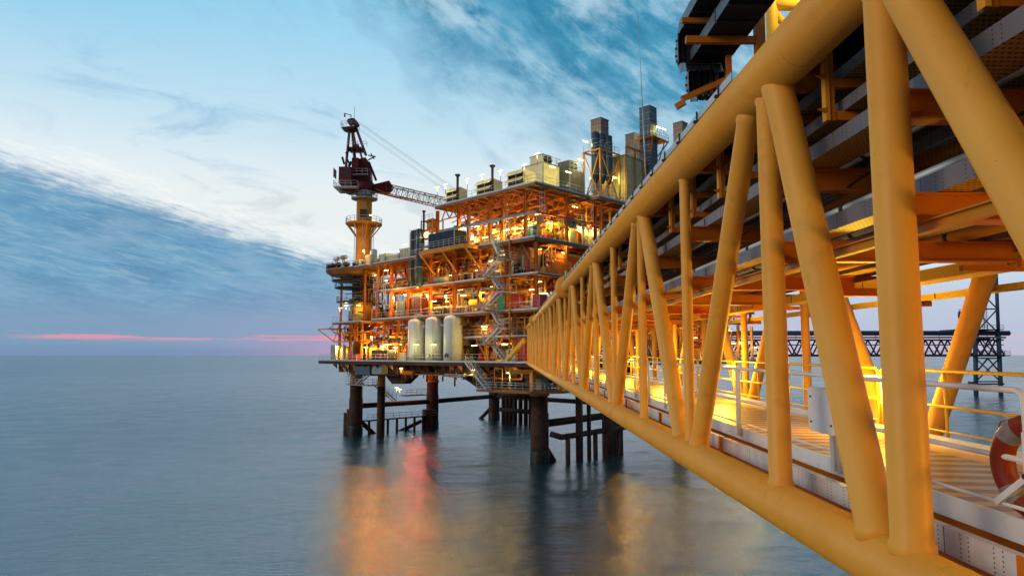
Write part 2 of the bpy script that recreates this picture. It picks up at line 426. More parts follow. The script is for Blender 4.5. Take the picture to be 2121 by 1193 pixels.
# pixel of the photograph (2121 x 1193) -> direction from the camera; used to measure positions on real planes
CP, SP = math.cos(PITCH), math.sin(PITCH)
def ray(px, py):
    a = (px-PW/2)/FPX; b = -(py-PH/2)/FPX
    return Vector((a, CP - b*SP, SP + b*CP))
def at_y(px, py, Y):
    r = ray(px, py); return r*(Y/r.y)           # eye-relative point at depth Y

# ------------------------------------------------------------------ sea
import numpy as np
def sea_mesh():
    """fan of real waves in front and to the sides, flat beyond; finer near the origin"""
    nth = 760; th = np.radians(np.linspace(-62, 62, nth)); rad = [7.0]
    while rad[-1] < 1500: rad.append(rad[-1]*1.0058)
    while rad[-1] < 32000: rad.append(rad[-1]*1.12)
    rad = np.array(rad); nr = len(rad)
    Rr, Tt = np.meshgrid(rad, th, indexing='ij'); x = Rr*np.sin(Tt); y = Rr*np.cos(Tt); z = np.zeros_like(x)
    cell = Rr*0.0058; calm = .42 + .58*np.clip((Rr-55)/130, 0, 1); rg = np.random.default_rng(11)
    for i in range(64):
        L = 1.1*(22/1.1)**rg.random(); a = math.radians(-14) + rg.normal(0, .38); kx, ky = math.sin(a)*2*math.pi/L, math.cos(a)*2*math.pi/L
        slope = .017 if L < 8 else .009; amp = slope*L/(2*math.pi)
        fade = np.clip((L/(cell*3.0)) - .6, 0, 1)
        z += amp*fade*calm*np.sin(kx*x + ky*y + rg.random()*6.28)
    z -= z.mean()
    v = np.stack([x, y, z], -1).reshape(-1, 3)
    i, j = np.meshgrid(np.arange(nr-1), np.arange(nth-1), indexing='ij'); k = (i*nth+j).ravel()
    f = np.stack([k, k+nth, k+nth+1, k+1], -1)[:, ::-1]
    # flat remainder: a few big faces behind and beside
    n0 = len(v); back = [(0, 0, 0)]
    inner0, inner1 = v[0], v[nth-1]; 
    ex = np.array([[-32000, 10, -.02], [32000, 10, -.02], [32000, -32000, -.02], [-32000, -32000, -.02], [0, 3.0, -.02]])
    v = np.concatenate([v, ex]); me = bpy.data.meshes.new('sea')
    me.vertices.add(len(v)); me.vertices.foreach_set('co', v.astype(np.float32).ravel())
    l0 = (nr-1)*nth
    rest = [[l0, n0, n0+3, n0+4], [n0+4, n0+3, n0+2], [n0+4, n0+2, n0+1, l0+nth-1]]
    rest.append([n0+4] + list(range(nth-1, -1, -6)) + [0])
    rest.append([n0+4, 0] + []) if 0 else None
    rest.append([0, l0, n0+4]); rest.append([n0+4, l0+nth-1, nth-1])
    rest = [q for q in rest if q]
    # wind every flat face upward
    def up(q):
        P_ = v[q]; A = 0
        for a in range(len(q)): b_ = (a+1) % len(q); A += P_[a][0]*P_[b_][1] - P_[b_][0]*P_[a][1]
        return q if A > 0 else q[::-1]
    rest = [up(q) for q in rest]
    loops = np.concatenate([f.ravel()] + [np.array(q) for q in rest]); tot = [4]*len(f) + [len(q) for q in rest]
    st = np.concatenate([[0], np.cumsum(tot)[:-1]])
    me.loops.add(len(loops)); me.loops.foreach_set('vertex_index', loops.astype(np.int32))
    me.polygons.add(len(tot)); me.polygons.foreach_set('loop_start', st.astype(np.int32)); me.polygons.foreach_set('loop_total', np.array(tot, dtype=np.int32))
    me.polygons.foreach_set('use_smooth', np.ones(len(tot), dtype=bool)); me.update(); me.validate()
    return me
me = sea_mesh(); me.materials.append(M['water'])
sea = bpy.data.objects.new('sea', me); COL.objects.link(sea); sea['kind'] = 'structure'
# ------------------------------------------------------------------ the footbridge we look along
bd = ray(1047, 726).normalized(); br = Vector((bd.y, -bd.x, 0)).normalized(); bu = br.cross(bd)
BR = Frame((0, 0, EYE), br, bd, bu)
XN, XF = 3.1, 6.8                 # near and far truss
ZB, ZT, RB, RT = -1.718, 3.221, .241, .29
DK = -1.40                        # walking surface
NODES = [(1.6, 'T'), (2.5, 'B'), (5.25, 'T'), (5.25, 'B'), (7.7, 'T'), (11.4, 'B'), (15.2, 'T')]
d = 19.1; kind = 'B'
while d < 97:
    NODES.append((d, kind)); kind = 'T' if kind == 'B' else 'B'; d += 3.9
D0, D1 = -3.0, NODES[-1][0] + .6
bridge = thing('footbridge', 'long yellow tubular truss bridge leading from the right foreground to the platform', 'bridge', BR, (5.0, 48, DK))
def chord(x, z, r, name, seams, flanges):
    mb = MB(); mb.tube([(x, D0, z), (x, D1, z)], r, 48)
    o = mb.build(name, M['bridge'], bridge)
    for k, dd in enumerate(seams):
        sm_ = MB(); sm_.lathe((x, dd, z), [(r-.02, -.018), (r+.0015, -.014), (r+.004, 0), (r+.0015, .014), (r-.02, .018)], 48, (0, 1, 0)); sm_.build('weld_seam', M['bridge'], bridge, sub=o)
    if flanges:
        for dd in (34.0, 72.0):
            fl = MB()
            fl.lathe((x, dd, z), [(r*.9, -.05), (r+.30, -.05), (r+.30, .05), (r*.9, .05)], 32, (0, 1, 0))
            fl.prism([(x-.04, dd-.05, z+r), (x-.04, dd+1.4, z+r), (x-.04, dd+.2, z+r+.55), (x-.04, dd-.05, z+r+.55)], (.08, 0, 0))
            fl.build('stiffener_ring', M['bridge'], bridge, sub=o)
    return o
for x in (XN, XF):
    chord(x, ZT, RT, 'top_chord', [1.2, 3.4, 6.7, 9.4, 10.3, 14, 18.2, 22, 27, 31, 40, 50, 60], True)
    chord(x, ZB, RB, 'bottom_chord', [2.3, 4.75, 6.4, 9.3, 10.2, 12.9, 13.6, 17.5, 21.3, 26, 31, 40, 50, 60], False)
VR = {5.25: .15, 7.7: .126, 11.4: .09}
def diag_r(a):
    return {5.7: .165, 2.5: .165, 8.25: .115, 11.95: .15}.get(a, .14)
for x in (XN, XF):
    done = set()
    for dd, kd in NODES:
        if dd in done or dd < 2: continue
        done.add(dd)
        rv = VR.get(dd, .09); MB().tube([(x, dd, ZB+RB*.6), (x, dd, ZB+RB+.012), (x, dd, ZB+RB+.04), (x, dd, ZT-RT-.04), (x, dd, ZT-RT-.012), (x, dd, ZT-RT*.6)], [rv*1.12, rv*1.12, rv, rv, rv*1.1, rv*1.1], 32).build('vertical', M['bridge'], bridge)
    pairs = [((2.5, 0), (5.1, 1)), ((5.7, 0), (7.4, 1)), ((10.95, 0), (8.25, 1)), ((11.95, 0), (14.8, 1))]
    ns_ = [q for q in NODES if q[0] >= 15.2]
    for (a, ka), (b_, kb) in zip(ns_, ns_[1:]):
        pairs.append(((a+.3, 0 if ka == 'B' else 1), (b_-.3, 0 if kb == 'B' else 1)))
    for (a, ka), (b_, kb) in pairs:
        za = ZB+RB*.6 if ka == 0 else ZT-RT*.6; zb = ZB+RB*.6 if kb == 0 else ZT-RT*.6
        rd = diag_r(a); A_, B_ = Vector((x, a, za)), Vector((x, b_, zb)); dv_ = (B_-A_).normalized(); tl = .10/abs(dv_.z); tt = .14/abs(dv_.z)
        MB().tube([A_, A_+dv_*tl, A_+dv_*(tl+.035), B_-dv_*(tt+.035), B_-dv_*tt, B_], [rd*1.12, rd*1.12, rd, rd, rd*1.1, rd*1.1], 32).build('diagonal', M['bridge'], bridge)
# cross frames
fd = sorted({q[0] for q in NODES if q[0] > 2})
for i, dd in enumerate(fd):
    mb = MB(); mb.ibeam((XN+RB*.8, dd, ZB-.19), (XF-RB*.8, dd, ZB-.19), .2, .30); mb.build('floor_beam', M['orange'], bridge)
for i, dd in enumerate(fd):
    MB().ibeam((XN+.1, dd+.16, 2.02), (XF-.1, dd+.16, 2.02), .16, .26, .02).build('cross_beam', M['orange'], bridge)
    MB().ibeam((XN+.1, dd+.16, 1.16), (XF+.35, dd+.16, 1.16), .16, .24, .02).build('cross_beam', M['orange'], bridge)
    MB().ibeam((XN, dd, ZT), (XF, dd, ZT), .2, .3, .02).build('top_beam', M['orange'], bridge)
# hangers with two rungs, between the frames
hg = []
for a, b_ in zip([3.4]+fd, fd):
    n = 2 if b_ - a > 2.2 else 1
    if b_ > 70: n = 1
    hg += [a + (b_-a)*(k+.6)/(n+.25) for k in range(n)]
hangs = [6.98, 7.72+.4, 9.4, 10.6, 12.2, 13.8, 17.0, 18.2] + [q for q in hg if q > 19] + [4.6, 3.2]
for dd in hangs:
    xa = XN+.36
    MB().box(xa-.045, xa+.0, dd-.055, dd-.043, 2.44, ZT-.02).box(xa-.045, xa-.035, dd-.043, dd+.03, 2.44, ZT-.02).build('hanger_flange', M['bridge'], bridge)  # outer flange in lighter paint than the hanger, standing in for light on it
    mb = MB(); mb.box(xa+.001, xa+.06, dd-.043, dd-.03, 2.44, ZT-.02)
    mb.bar((5.1, dd, ZT-.05), (5.1, dd, 1.66), .07, .07, (0, 1, 0)); mb.bar((XF-.5, dd, ZT-.05), (XF-.5, dd, 1.66), .07, .07, (0, 1, 0))
    mb.bar((xa, dd, 2.50), (XF-.4, dd, 2.50), .07, .10); mb.bar((xa, dd, 2.86), (XF-.4, dd, 2.86), .07, .10)
    mb.bar((4.3, dd, 1.66), (XF-.4, dd, 1.66), .07, .10)
    mb.build('tray_hanger', M['orange'], bridge)
for dd in hangs[:12]:
    mb = MB()
    for z_ in (2.56, 2.93): mb.prism([(XN+.22, dd-.058, z_), (XN+.33, dd-.058, z_+.02), (XN+.33, dd-.058, z_-.03), (XN+.31, dd-.058, z_-.04)], (0, .02, 0))
    mb.build('clip', M['orange'], bridge)
# cable trays: slotted floor with channel sides
def tray(x0, x1, z, name, d0=D0, d1=D1, h=.12, side='slot_grey'):
    mb = MB(); mb.box(x0, x1, d0, d1, z, z+.006); o = mb.build(name, M['slot_floor'], bridge)
    e = MB()
    for xx in (x0-.004, x1+.004):
        e.box(xx-.002, xx+.002, d0, d1, z-.01, z+h)
        sg = 1 if xx < (x0+x1)/2 else -1
        e.box(xx, xx+.035*sg, d0, d1, z+h, z+h+.004)
    e.build('side_rail', M[side], bridge, sub=o)
    j = MB(); q = 2.9
    while q < 45:
        for xx in (x0-.012, x1+.012): j.box(xx-.005, xx+.005, q, q+.16, z+.0, z+h-.02)
        q += 2.9
    j.build('splice_plate', M[side], bridge, sub=o)
    return o
tray(3.62, 4.22, 2.56, 'cable_tray'); tray(4.40, 5.0, 2.56, 'cable_tray'); tray(5.35, 6.0, 2.56, 'cable_tray')
tray(3.62, 4.5, 2.92, 'cable_tray'); tray(4.7, 5.6, 2.92, 'cable_tray'); tray(5.7, 6.4, 2.92, 'cable_tray')
tray(3.50, 3.95, 2.16, 'cable_tray', h=.16); tray(4.55, 5.0, 2.16, 'cable_tray', h=.14)
tray(4.45, 4.95, 1.72, 'cable_tray'); tray(5.3, 5.9, 1.72, 'cable_tray'); tray(6.0, 6.35, 1.72, 'cable_tray')
tray(3.5, 3.8, 1.29, 'cable_tray', h=.15); tray(4.3, 4.85, 1.29, 'cable_tray', h=.14); tray(5.7, 6.3, 1.29, 'cable_tray', h=.14)
# bright trays hung outside and under the far truss
def low_tray(x0, x1, z, h, name='low_tray'):
    mb = MB(); mb.box(x0, x1, D0, D1, z, z+.006); mb.box(x0-.006, x0-.001, D0, D1, z, z+h); mb.box(x1+.001, x1+.006, D0, D1, z, z+h)
    mb.box(x0-.02, x0-.008, D0, D1, z+h*.93, z+h)
    o = mb.build(name, M['yellow'], bridge)
    j = MB(); q = 4.2
    while q < 60:
        j.box(x0-.012, x0-.007, q, q+.02, z, z+h); j.box(x0-.012, x0-.007, q+.45, q+.47, z, z+h); q += 3.3
    j.build('joint', M['dark'], bridge, sub=o)
low_tray(6.05, 6.45, 1.00, .16); low_tray(6.98, 7.2, .84, .085)
for dd in fd:
    mb = MB()
    mb.bar((5.4, dd+.16, 1.02-.05), (6.75, dd+.16, 1.02-.05), .07, .07); mb.bar((XF, dd+.05, .80), (7.3, dd+.05, .80), .08, .09)
    mb.bar((XF+.2, dd+.05, 1.1), (XF+.2, dd+.05, .8), .06, .06)
    mb.build('tray_bracket', M['orange'], bridge)
    if dd < 30:
        mb = MB(); mb.prism([(5.3, dd-.9, .98), (6.0, dd-.9, .98), (6.15, dd-.9, .92), (6.15, dd-.9, .86), (5.3, dd-.9, .86)], (0, .06, 0)); mb.build('tray_bracket', M['orange'], bridge)
# longitudinal beams and pipes
for x_, z_, w_, h_ in ((5.15, 1.62, .1, .22), (3.42, 1.0, .08, .1), (6.5, 1.45, .1, .2), (4.1, 1.5, .08, .16)):
    MB().ibeam((x_, D0, z_), (x_, D1, z_), w_, h_, .015).build('stringer', M['ochre'], bridge)
for x_, z_, r_, mt in ((5.15, 1.95, .09, 'galv'), (5.5, 2.28, .07, 'galv'), (3.9, 1.62, .05, 'galv'), (5.55, 1.08+.32, .085, 'ochre'), (6.1, 2.3, .1, 'galv'), (4.0, .98+.36, .045, 'galv'), (4.25, 2.32, .06, 'galv')):
    o = MB().tube([(x_, D0, z_), (x_, D1, z_)], r_, 16).build('pipe', M[mt], bridge)
    for q in range(3, 32, 3): MB().lathe((x_, q+.4*x_, z_), [(r_, -.03), (r_+.02, -.03), (r_+.02, .03), (r_, .03)], 16, (0, 1, 0)).build('clamp', M['dark'], bridge, sub=o)
for k in range(7):
    mb = MB(); x_ = 3.7+.4*k; z_ = (2.40, 2.0, 1.55, 2.75, 2.35, 1.95, 1.5)[k]; pts = []
    for i in range(61):
        d_ = 1+i*.55; pts.append((x_+.05*math.sin(i*.9+k), d_, z_-.11*abs(math.sin(i*.45+k*1.3))**1.0))
    mb.tube(pts, .016, 6).build('sagging_cable', M['black'], bridge)
# roof plating over the racks and dark cable bundles
mb = MB(); mb.box(3.5, 6.5, D0, D1, 3.36, 3.38); mb.build('roof_plate', M['black'], bridge)
for x_, z_ in ((3.8, 2.99), (4.05, 3.0), (4.3, 2.99), (4.9, 2.99), (5.2, 3.0), (5.9, 2.99), (3.75, 2.62), (4.0, 2.63), (4.6, 2.62), (5.6, 2.62), (4.65, 1.78), (5.55, 1.78)):
    MB().tube([(x_, D0, z_), (x_, D1, z_)], .06, 8).build('cable_bundle', M['black'], bridge)
# walkway
mb = MB(); mb.box(4.22, 6.0, D0, D1, DK-.03, DK); mb.build('walkway', M['deck'], bridge)
mb = MB(); mb.box(3.93, 4.22, D0, D1, DK-.03, DK+.001); mb.box(6.0, 6.38, D0, D1, DK-.03, DK+.001); mb.build('walkway_edge', M['deck_edge'], bridge)
mb = MB(); mb.box(3.905, 3.928, D0, D1, DK-.06, DK+.13); mb.box(6.382, 6.40, D0, D1, DK-.06, DK+.15); mb.build('kick_plate', M['white'], bridge)
mb = MB()
for x_ in (4.0, 4.6, 5.2, 5.8, 6.3): mb.ibeam((x_, D0, DK-.12), (x_, D1, DK-.12), .08, .17, .012)
mb.build('walkway_stringer', M['orange'], bridge)
# slotted channel just outside the kick plate, on brackets standing over the chord
q = .4; 
while q < 80:
    mb = MB(); mb.box(3.52, 3.524, q, q+2.05, DK-.21, DK-.005); mb.box(3.52, 3.60, q, q+2.05, DK-.005, DK-.001); mb.build('slotted_channel', M['slot_white'], bridge)
    mb = MB(); mb.box(3.49, 3.515, q+2.06, q+2.16, DK-.30, DK+.01); mb.box(3.49, 3.9, q+2.08, q+2.14, DK-.30, DK-.22); mb.build('bracket', M['orange'], bridge)
    q += 2.15
mb = MB(); mb.box(3.34, 3.92, D0, D1, DK-.30, DK-.285); mb.build('ledge_plate', M['orange'], bridge)
# handrails: near side white, far side yellow; rounded panel ends
def rounded(x_, a, b_, z0, z1, r_, top=True):
    rr = .10; mb = MB()
    pts = [(x_, a, z0)]
    for k in range(6):
        t_ = k/5*math.pi/2; pts.append((x_, a+rr-rr*math.cos(t_), z1-rr+rr*math.sin(t_)))
    for k in range(6):
        t_ = k/5*math.pi/2; pts.append((x_, b_-rr+rr*math.sin(t_), z1-rr+rr*math.cos(t_)))
    pts.append((x_, b_, z0)); mb.tube(pts, r_, 12)
    mb.tube([(x_, a, z0+(z1-z0)*.53), (x_, b_, z0+(z1-z0)*.53)], r_*.85, 10)
    mb.tube([(x_, a, z0+.22), (x_, b_, z0+.22)], r_*.6, 8)
    n = max(1, round((b_-a)/1.6))
    for k in range(1, n): mb.tube([(x_, a+(b_-a)*k/n, z0), (x_, a+(b_-a)*k/n, z1)], r_*.9, 10)
    return mb
cuts = [-2.0, 2.6, 4.98, 7.95, 11.25, 14.6, 18.3, 22] + [26+4*k for k in range(17)]
for a, b_ in zip(cuts, cuts[1:]):
    rounded(3.87, a+.05, b_-.05, DK, -.30, .026 if a > 4 else .028).build('handrail', M['white'], bridge)
cuts = [-2.0, 4.3, 8.15, 11.6, 15.4, 19.0] + [22.6+4*k for k in range(18)]
for a, b_ in zip(cuts, cuts[1:]):
    rounded(6.44, a+.05, b_-.05, DK, -.30, .026).build('handrail', M['yellow'], bridge)
# tray that rides on top of the near chord
mb = MB(); mb.box(2.96, 2.97, 8.5, 60, ZT+RT+.02, ZT+RT+.13); mb.box(3.28, 3.29, 8.5, 60, ZT+RT+.02, ZT+RT+.13); mb.box(2.97, 3.28, 8.5, 60, ZT+RT+.02, ZT+RT+.026)
o = mb.build('chord_tray', M['galv'], bridge)
q = 9
while q < 60: MB().box(2.94, 2.96, q, q+.03, ZT+RT-.04, ZT+RT+.16).box(2.9, 3.32, q, q+.05, ZT+RT-.02, ZT+RT+.018).build('clamp', M['dark'], bridge, sub=o); q += 1.05
# lamps on the far handrail
def bridge_lamp(dd, power, lab):
    t_ = thing('walkway_lamp', lab, 'lamp', BR, (6.30, dd, -.62), 'lamps along the far handrail of the bridge')
    MB().box(6.30, 6.40, dd-.36, dd+.36, -.50, -.42).build('housing', M['white'], t_)
    MB().box(6.20, 6.298, dd-.34, dd+.34, -.49, -.43).build('tube', M['lamp_white'], t_)
    MB().box(6.34, 6.37, dd-.03, dd+.03, -.9, -.5).build('bracket', M['galv'], t_)
    light('lamp_light', BR, (6.02, dd, -.46), power, (1, .64, .05), t_, .28)
LP = [(3.2, 'walkway lamp just behind the orange lifebuoy, nearest the camera'), (11.4, 'bright walkway lamp seen between the two nearest thick yellow tubes'),
      (18.8, 'glaring walkway lamp inside a rounded handrail panel at mid bridge')]
ordn = ['fourth', 'fifth', 'sixth', 'seventh', 'eighth', 'ninth', 'tenth', 'eleventh', 'twelfth', 'last']
q = 26.2
for k in range(10):
    LP.append((q, 'small far walkway lamp, %s counted along the bridge from the camera' % ordn[k])); q += 7.3
for k, (dd, lab) in enumerate(LP): bridge_lamp(dd, 250 if k else 190, lab)
# pipe-rack lamps above the walkway are not fitted; the light comes from the rail lamps
# white box on the near rail
t_ = thing('junction_box', 'white rounded control box bolted to the near bridge handrail', 'electrical box', BR, (3.80, 7.95, -.96))
def rrect(x0, x1, ya, yb, za, zb, r_=.05):
    pts = []
    for cy_, cz_, s0 in ((yb-r_, zb-r_, 0), (ya+r_, zb-r_, 90), (ya+r_, za+r_, 180), (yb-r_, za+r_, 270)):
        for k in range(5):
            a_ = R(s0+k*22.5); pts.append((x0, cy_+r_*math.cos(a_), cz_+r_*math.sin(a_)))
    return MB().prism(pts, (x1-x0, 0, 0))
rrect(3.70, 3.82, 7.62, 8.28, -.96, -.44).build('casing', M['white'], t_)
mb = MB()
for ya in (7.70, 8.20):
    for za in (-.55, -.85): mb.lathe((3.69, ya, za), [(.012, -.004), (.012, .012)], 10, (1, 0, 0))
mb.build('bolt', M['dark'], t_)
MB().bar((3.86, 8.0, DK), (3.86, 8.0, -.9), .09, .05).build('support_post', M['white'], t_)
# lifebuoy
t_ = thing('lifebuoy', 'orange lifebuoy with pale reflective bands hanging on the near handrail', 'lifebuoy', BR, (3.98, 5.05, -1.1))
lc = Vector((3.98, 5.02, -.88)); mb = MB(); RR, rr = .335, .085
nrm_ = Vector((1, .22, .05)).normalized(); ta = Vector((0, 0, 1)) - nrm_*nrm_.z; ta.normalize(); tb = nrm_.cross(ta)
pts = [lc + ta*(math.cos(2*math.pi*k/48)*RR) + tb*(math.sin(2*math.pi*k/48)*RR) for k in range(49)]
def torus(seg0, seg1, R_, r_, n=48, m_=16):
    mb = MB(); ks = []
    for k in range(seg0, seg1+1):
        a_ = 2*math.pi*k/n; dr = ta*math.cos(a_) + tb*math.sin(a_)
        ks.append(mb.ring(lc + dr*R_, dr, nrm_, r_, m_))
    for k0, k1 in zip(ks, ks[1:]):
        for i in range(m_): mb.f.append((k0+i, k1+i, k1+(i+1) % m_, k0+(i+1) % m_)); mb.sm.append(True)
    return mb
torus(0, 48, RR, rr).build('ring', M['lifebuoy'], t_)
for k in (5, 17, 29, 41): torus(k, k+3, RR, rr+.003).build('reflective_band', M['tape'], t_)
mb = MB(); 
for k in (0, 12, 24, 36):
    p0 = lc + (ta*math.cos(2*math.pi*(k)/48) + tb*math.sin(2*math.pi*(k)/48))*(RR+rr+.01)
    p1 = lc + (ta*math.cos(2*math.pi*(k+6)/48) + tb*math.sin(2*math.pi*(k+6)/48))*(RR+rr+.035)
    p2 = lc + (ta*math.cos(2*math.pi*(k+12)/48) + tb*math.sin(2*math.pi*(k+12)/48))*(RR+rr+.01)
    mb.tube([p0, p1, p2], .008, 6)
mb.tube([(3.87, 4.93, -.28), (3.9, 4.90, -.45), (3.87, 4.92, -.7), (3.9, 4.9, -.9)], .008, 6)
mb.lathe((3.87, 4.93, -.3), [(.03, -.02), (.036, 0), (.03, .02)], 12, (0, 1, 0))
mb.build('grab_line', M['rope'], t_)
t_ = thing('lifebuoy_bracket', 'white forked steel bracket holding the orange lifebuoy', 'bracket', BR, (3.9, 5.0, -.9))
mb = MB(); mb.bar((3.84, 5.0, -.93), (3.86, 5.36, -1.18), .05, .05); mb.bar((3.84, 5.0, -.93), (3.86, 4.66, -1.18), .05, .05); mb.bar((3.84, 5.0, -.6), (3.84, 5.0, -1.0), .05, .03, (0, 1, 0))
mb.build('fork', M['white'], t_)
mb = MB(); mb.lathe((3.80, 5.0, -.92), [(.02, 0), (.02, .08)], 8, (1, 0, 0)); mb.build('bolt', M['dark'], t_)

# ------------------------------------------------------------------ dark cable racks hanging over the bridge, upper middle
def loop_rack(x0, x1, zt, dend, lab, rr_=.3, tail=.3):
    t_ = thing('cable_rack', lab, 'cable tray', BR, (x0, dend-2, zt))
    prof = [(-2.0, zt)] + [(dend+rr_*math.sin(R(k*22.5)), zt-rr_+rr_*math.cos(R(k*22.5))) for k in range(9)] + [(dend-tail, zt-2*rr_-tail*.42)]
    def band(xa, xb, o0, o1, mat, name, par=None):
        mb = MB()
        def off(i, o_):
            a_ = prof[max(0, i-1)]; b__ = prof[min(len(prof)-1, i+1)]
            dx, dz = b__[0]-a_[0], b__[1]-a_[1]; l_ = math.hypot(dx, dz)
            return (prof[i][0] - dz/l_*o_*-1, prof[i][1] + dx/l_*o_)
        n_ = len(prof); k0 = len(mb.v)
        for i in range(n_):
            for o_ in (o0, o1):
                q_ = off(i, -o_)
                for xx in (xa, xb): mb.v.append(Vector((xx, q_[0], q_[1])))
        for i in range(n_-1):
            a0, b0 = 4*i, 4*(i+1)
            for u_, v_ in ((0, 1), (1, 3), (3, 2), (2, 0)): mb.f.append((a0+u_, b0+u_, b0+v_, a0+v_)); mb.sm.append(False)
        mb.f += [(0, 1, 3, 2), (4*n_-4, 4*n_-2, 4*n_-1, 4*n_-3)]; mb.sm += [False, False]
        return mb.build(name, M[mat], t_)
    band(x0, x1, 0, .02, 'black', 'tray_floor')
    band(x0-.012, x0, -.16, .03, 'rack_rail', 'side_rail'); band(x1, x1+.012, -.16, .03, 'rack_rail', 'side_rail')
    for k in range(5): band(x0+.04+(x1-x0-.1)*k/5, x0+.11+(x1-x0-.1)*k/5, -.12, -.03, 'black', 'cable')
    q_ = .6
    while q_ < dend:
        MB().bar((x0, q_, zt-.035), (x1, q_, zt-.035), .05, .03).build('rung', M['dark'], t_)
        if int(q_*10) % 3 == 0: MB().box(x0-.02, x0-.012, q_, q_+.03, zt-.02, zt+.17).build('splice', M['dark'], t_)
        q_ += .5
    for k in range(6):
        a_ = R(15+k*28); MB().lathe((x0-.02, dend+(rr_-.04)*math.sin(a_), zt-rr_+(rr_-.04)*math.cos(a_)), [(.022, -.012), (.022, .01)], 8, (1, 0, 0)).build('bolt', M['dark'], t_)
    return t_
loop_rack(3.15, 3.77, 4.92, 11.0, 'wide dark cable rack looping down just above the big yellow top tube')
loop_rack(2.93, 3.5, 5.35, 10.8, 'upper dark cable rack, the one nearer the left and top edge')
t_ = thing('rack_support', 'orange steel post and arms carrying the dark cable racks', 'support frame', BR, (3.98, 10.1, 3.5))
for a, b_, w_, h_ in (((3.98, 10.1, 3.45), (3.98, 10.1, 7.5), .14, .14), ((2.82, 10.1, 4.84), (3.92, 10.1, 4.84), .08, .11), ((2.86, 10.56, 4.06), (3.62, 10.62, 4.42), .07, .09),
                      ((3.62, 10.5, 4.0), (3.62, 10.5, 4.76), .08, .08), ((2.95, 11.3, 4.2), (3.1, 11.25, 4.28), .07, .10), ((3.98, 5.2, 3.45), (3.98, 5.2, 7.5), .14, .14), ((2.82, 5.2, 4.84), (3.92, 5.2, 4.84), .08, .11), ((2.82, 5.2, 5.26), (3.92, 5.2, 5.26), .08, .11), ((2.82, 10.3, 5.26), (3.92, 10.3, 5.26), .06, .08)):
    MB().bar(a, b_, w_, h_).build('beam', M['orange'], t_)
t_ = thing('overhead_frame', 'bright yellow tubular bracing high above the bridge at the top edge', 'frame', BR, (4.6, 11.1, 4))
for a, b_, r_ in (((4.6, 11.1, 3.4), (4.6, 11.1, 8.0), .10), ((4.6, 11.1, 5.3), (5.8, 11.1, 6.5), .07), ((4.5, 11.1, 5.95), (6.5, 11.1, 5.95), .09), ((4.6, 11.1, 5.9), (5.4, 11.1, 4.8), .06)):
    MB().tube([a, b_], r_, 12).build('brace', M['yellow'], t_)
light('lamp_light', BR, (5.3, 10.2, 6.4), 120, (1, .72, .25), t_, .1)  # bare point light beside the bracing, no lamp body here
# ------------------------------------------------------------------ the offshore platform
q7 = math.sqrt(.5)
# local axes: x = v (away to the right, along the right face), y = u (away to the left, along the left face), z up; heights from eye level
PF = Frame((3.3, 94, EYE), Vector((q7, q7, 0)), Vector((-q7, q7, 0)), Vector((0, 0, 1)))
PO = Vector((3.3, 94, 0)); VV = Vector((q7, q7, 0)); UU = Vector((-q7, q7, 0))
def Fp(px, py, v=0.0):
    r = ray(px, py); k = (PO.dot(VV) + v)/r.dot(VV); p = r*k - PO
    return (v, p.dot(UU), p.z)
def Gp(px, py, u=0.0):
    r = ray(px, py); k = (PO.dot(UU) + u)/r.dot(UU); p = r*k - PO
    return (p.dot(VV), u, p.z)
def Uf(px, z, v=0.0):               # u of the point that shows at column px on plane v at height z
    lo, hi = -30, 75
    for _ in range(40):
        m_ = (lo+hi)/2; p = PO + VV*v + UU*m_ + Vector((0, 0, z))
        dz = p.y*CP + p.z*SP; xx = PW/2 + FPX*p.x/dz
        if xx > px: lo = m_
        else: hi = m_
    return lo
rnd = random.Random(7)
ZM, ZP, Z2, Z3, Z4, Z5 = -1.0, 2.8, 6.5, 11.7, 16.8, 24.5
WARM, SOD, PALE = (1, .68, .13), (1, .47, .075), (1, .84, .24)

def deckmod(label, z, v0, v1, u0, u1, th=.55, railing=True, edges='su', joist=3.1, name='platform_deck', edgecol='galv', girder='brown'):
    t_ = thing(name, label, 'deck', PF, ((v0+v1)/2, (u0+u1)/2, z-th))
    MB().box(v0, v1, u0, u1, z-.06, z).build('deck_plate', M['plate'], t_)
    for a, b_ in ((('s'), ((v0, u0, z-th/2), (v0, u1, z-th/2))), (('r'), ((v0, u0+.1, z-th/2), (v1, u0+.1, z-th/2))), (('l'), ((v0, u1-.1, z-th/2), (v1, u1-.1, z-th/2)))):
        MB().bar(b_[0], b_[1], .16, th).build('edge_girder', M[girder], t_)
        e = (0, -.11, 0) if a == 'r' else ((0, .11, 0) if a == 'l' else (-.11, 0, 0))
        MB().bar(Vector(b_[0])+Vector(e)+Vector((0, 0, th/2-.06)), Vector(b_[1])+Vector(e)+Vector((0, 0, th/2-.06)), .05, .16).build('toe_plate', M[edgecol], t_)
    u = u0+joist
    while u < u1-.5:
        MB().ibeam((v0+.1, u, z-th*.5-.05), (v1-.1, u, z-th*.5-.05), .25, th*.8, .05).build('joist', M['orange'], t_); u += joist
    for v in (v0+4, v0+9, v0+15):
        if v < v1-1: MB().ibeam((v, u0+.2, z-th*.6), (v, u1-.2, z-th*.6), .3, th*.9, .05).build('girder', M['orange'], t_)
    if railing:
        for a, b_ in ((('s'), ((v0+.05, u0+.05, z), (v0+.05, u1-.05, z))), ('r', ((v0+.05, u0+.05, z), (v1, u0+.05, z))), ('l', ((v0+.05, u1-.05, z), (v1, u1-.05, z)))):
            if (a[0] if isinstance(a, tuple) else a) in edges: MB().rail([b_[0], b_[1]], 1.1, .032, 1.5, (.55,), 4, .12).build('railing', M['galv'], t_)
    return t_
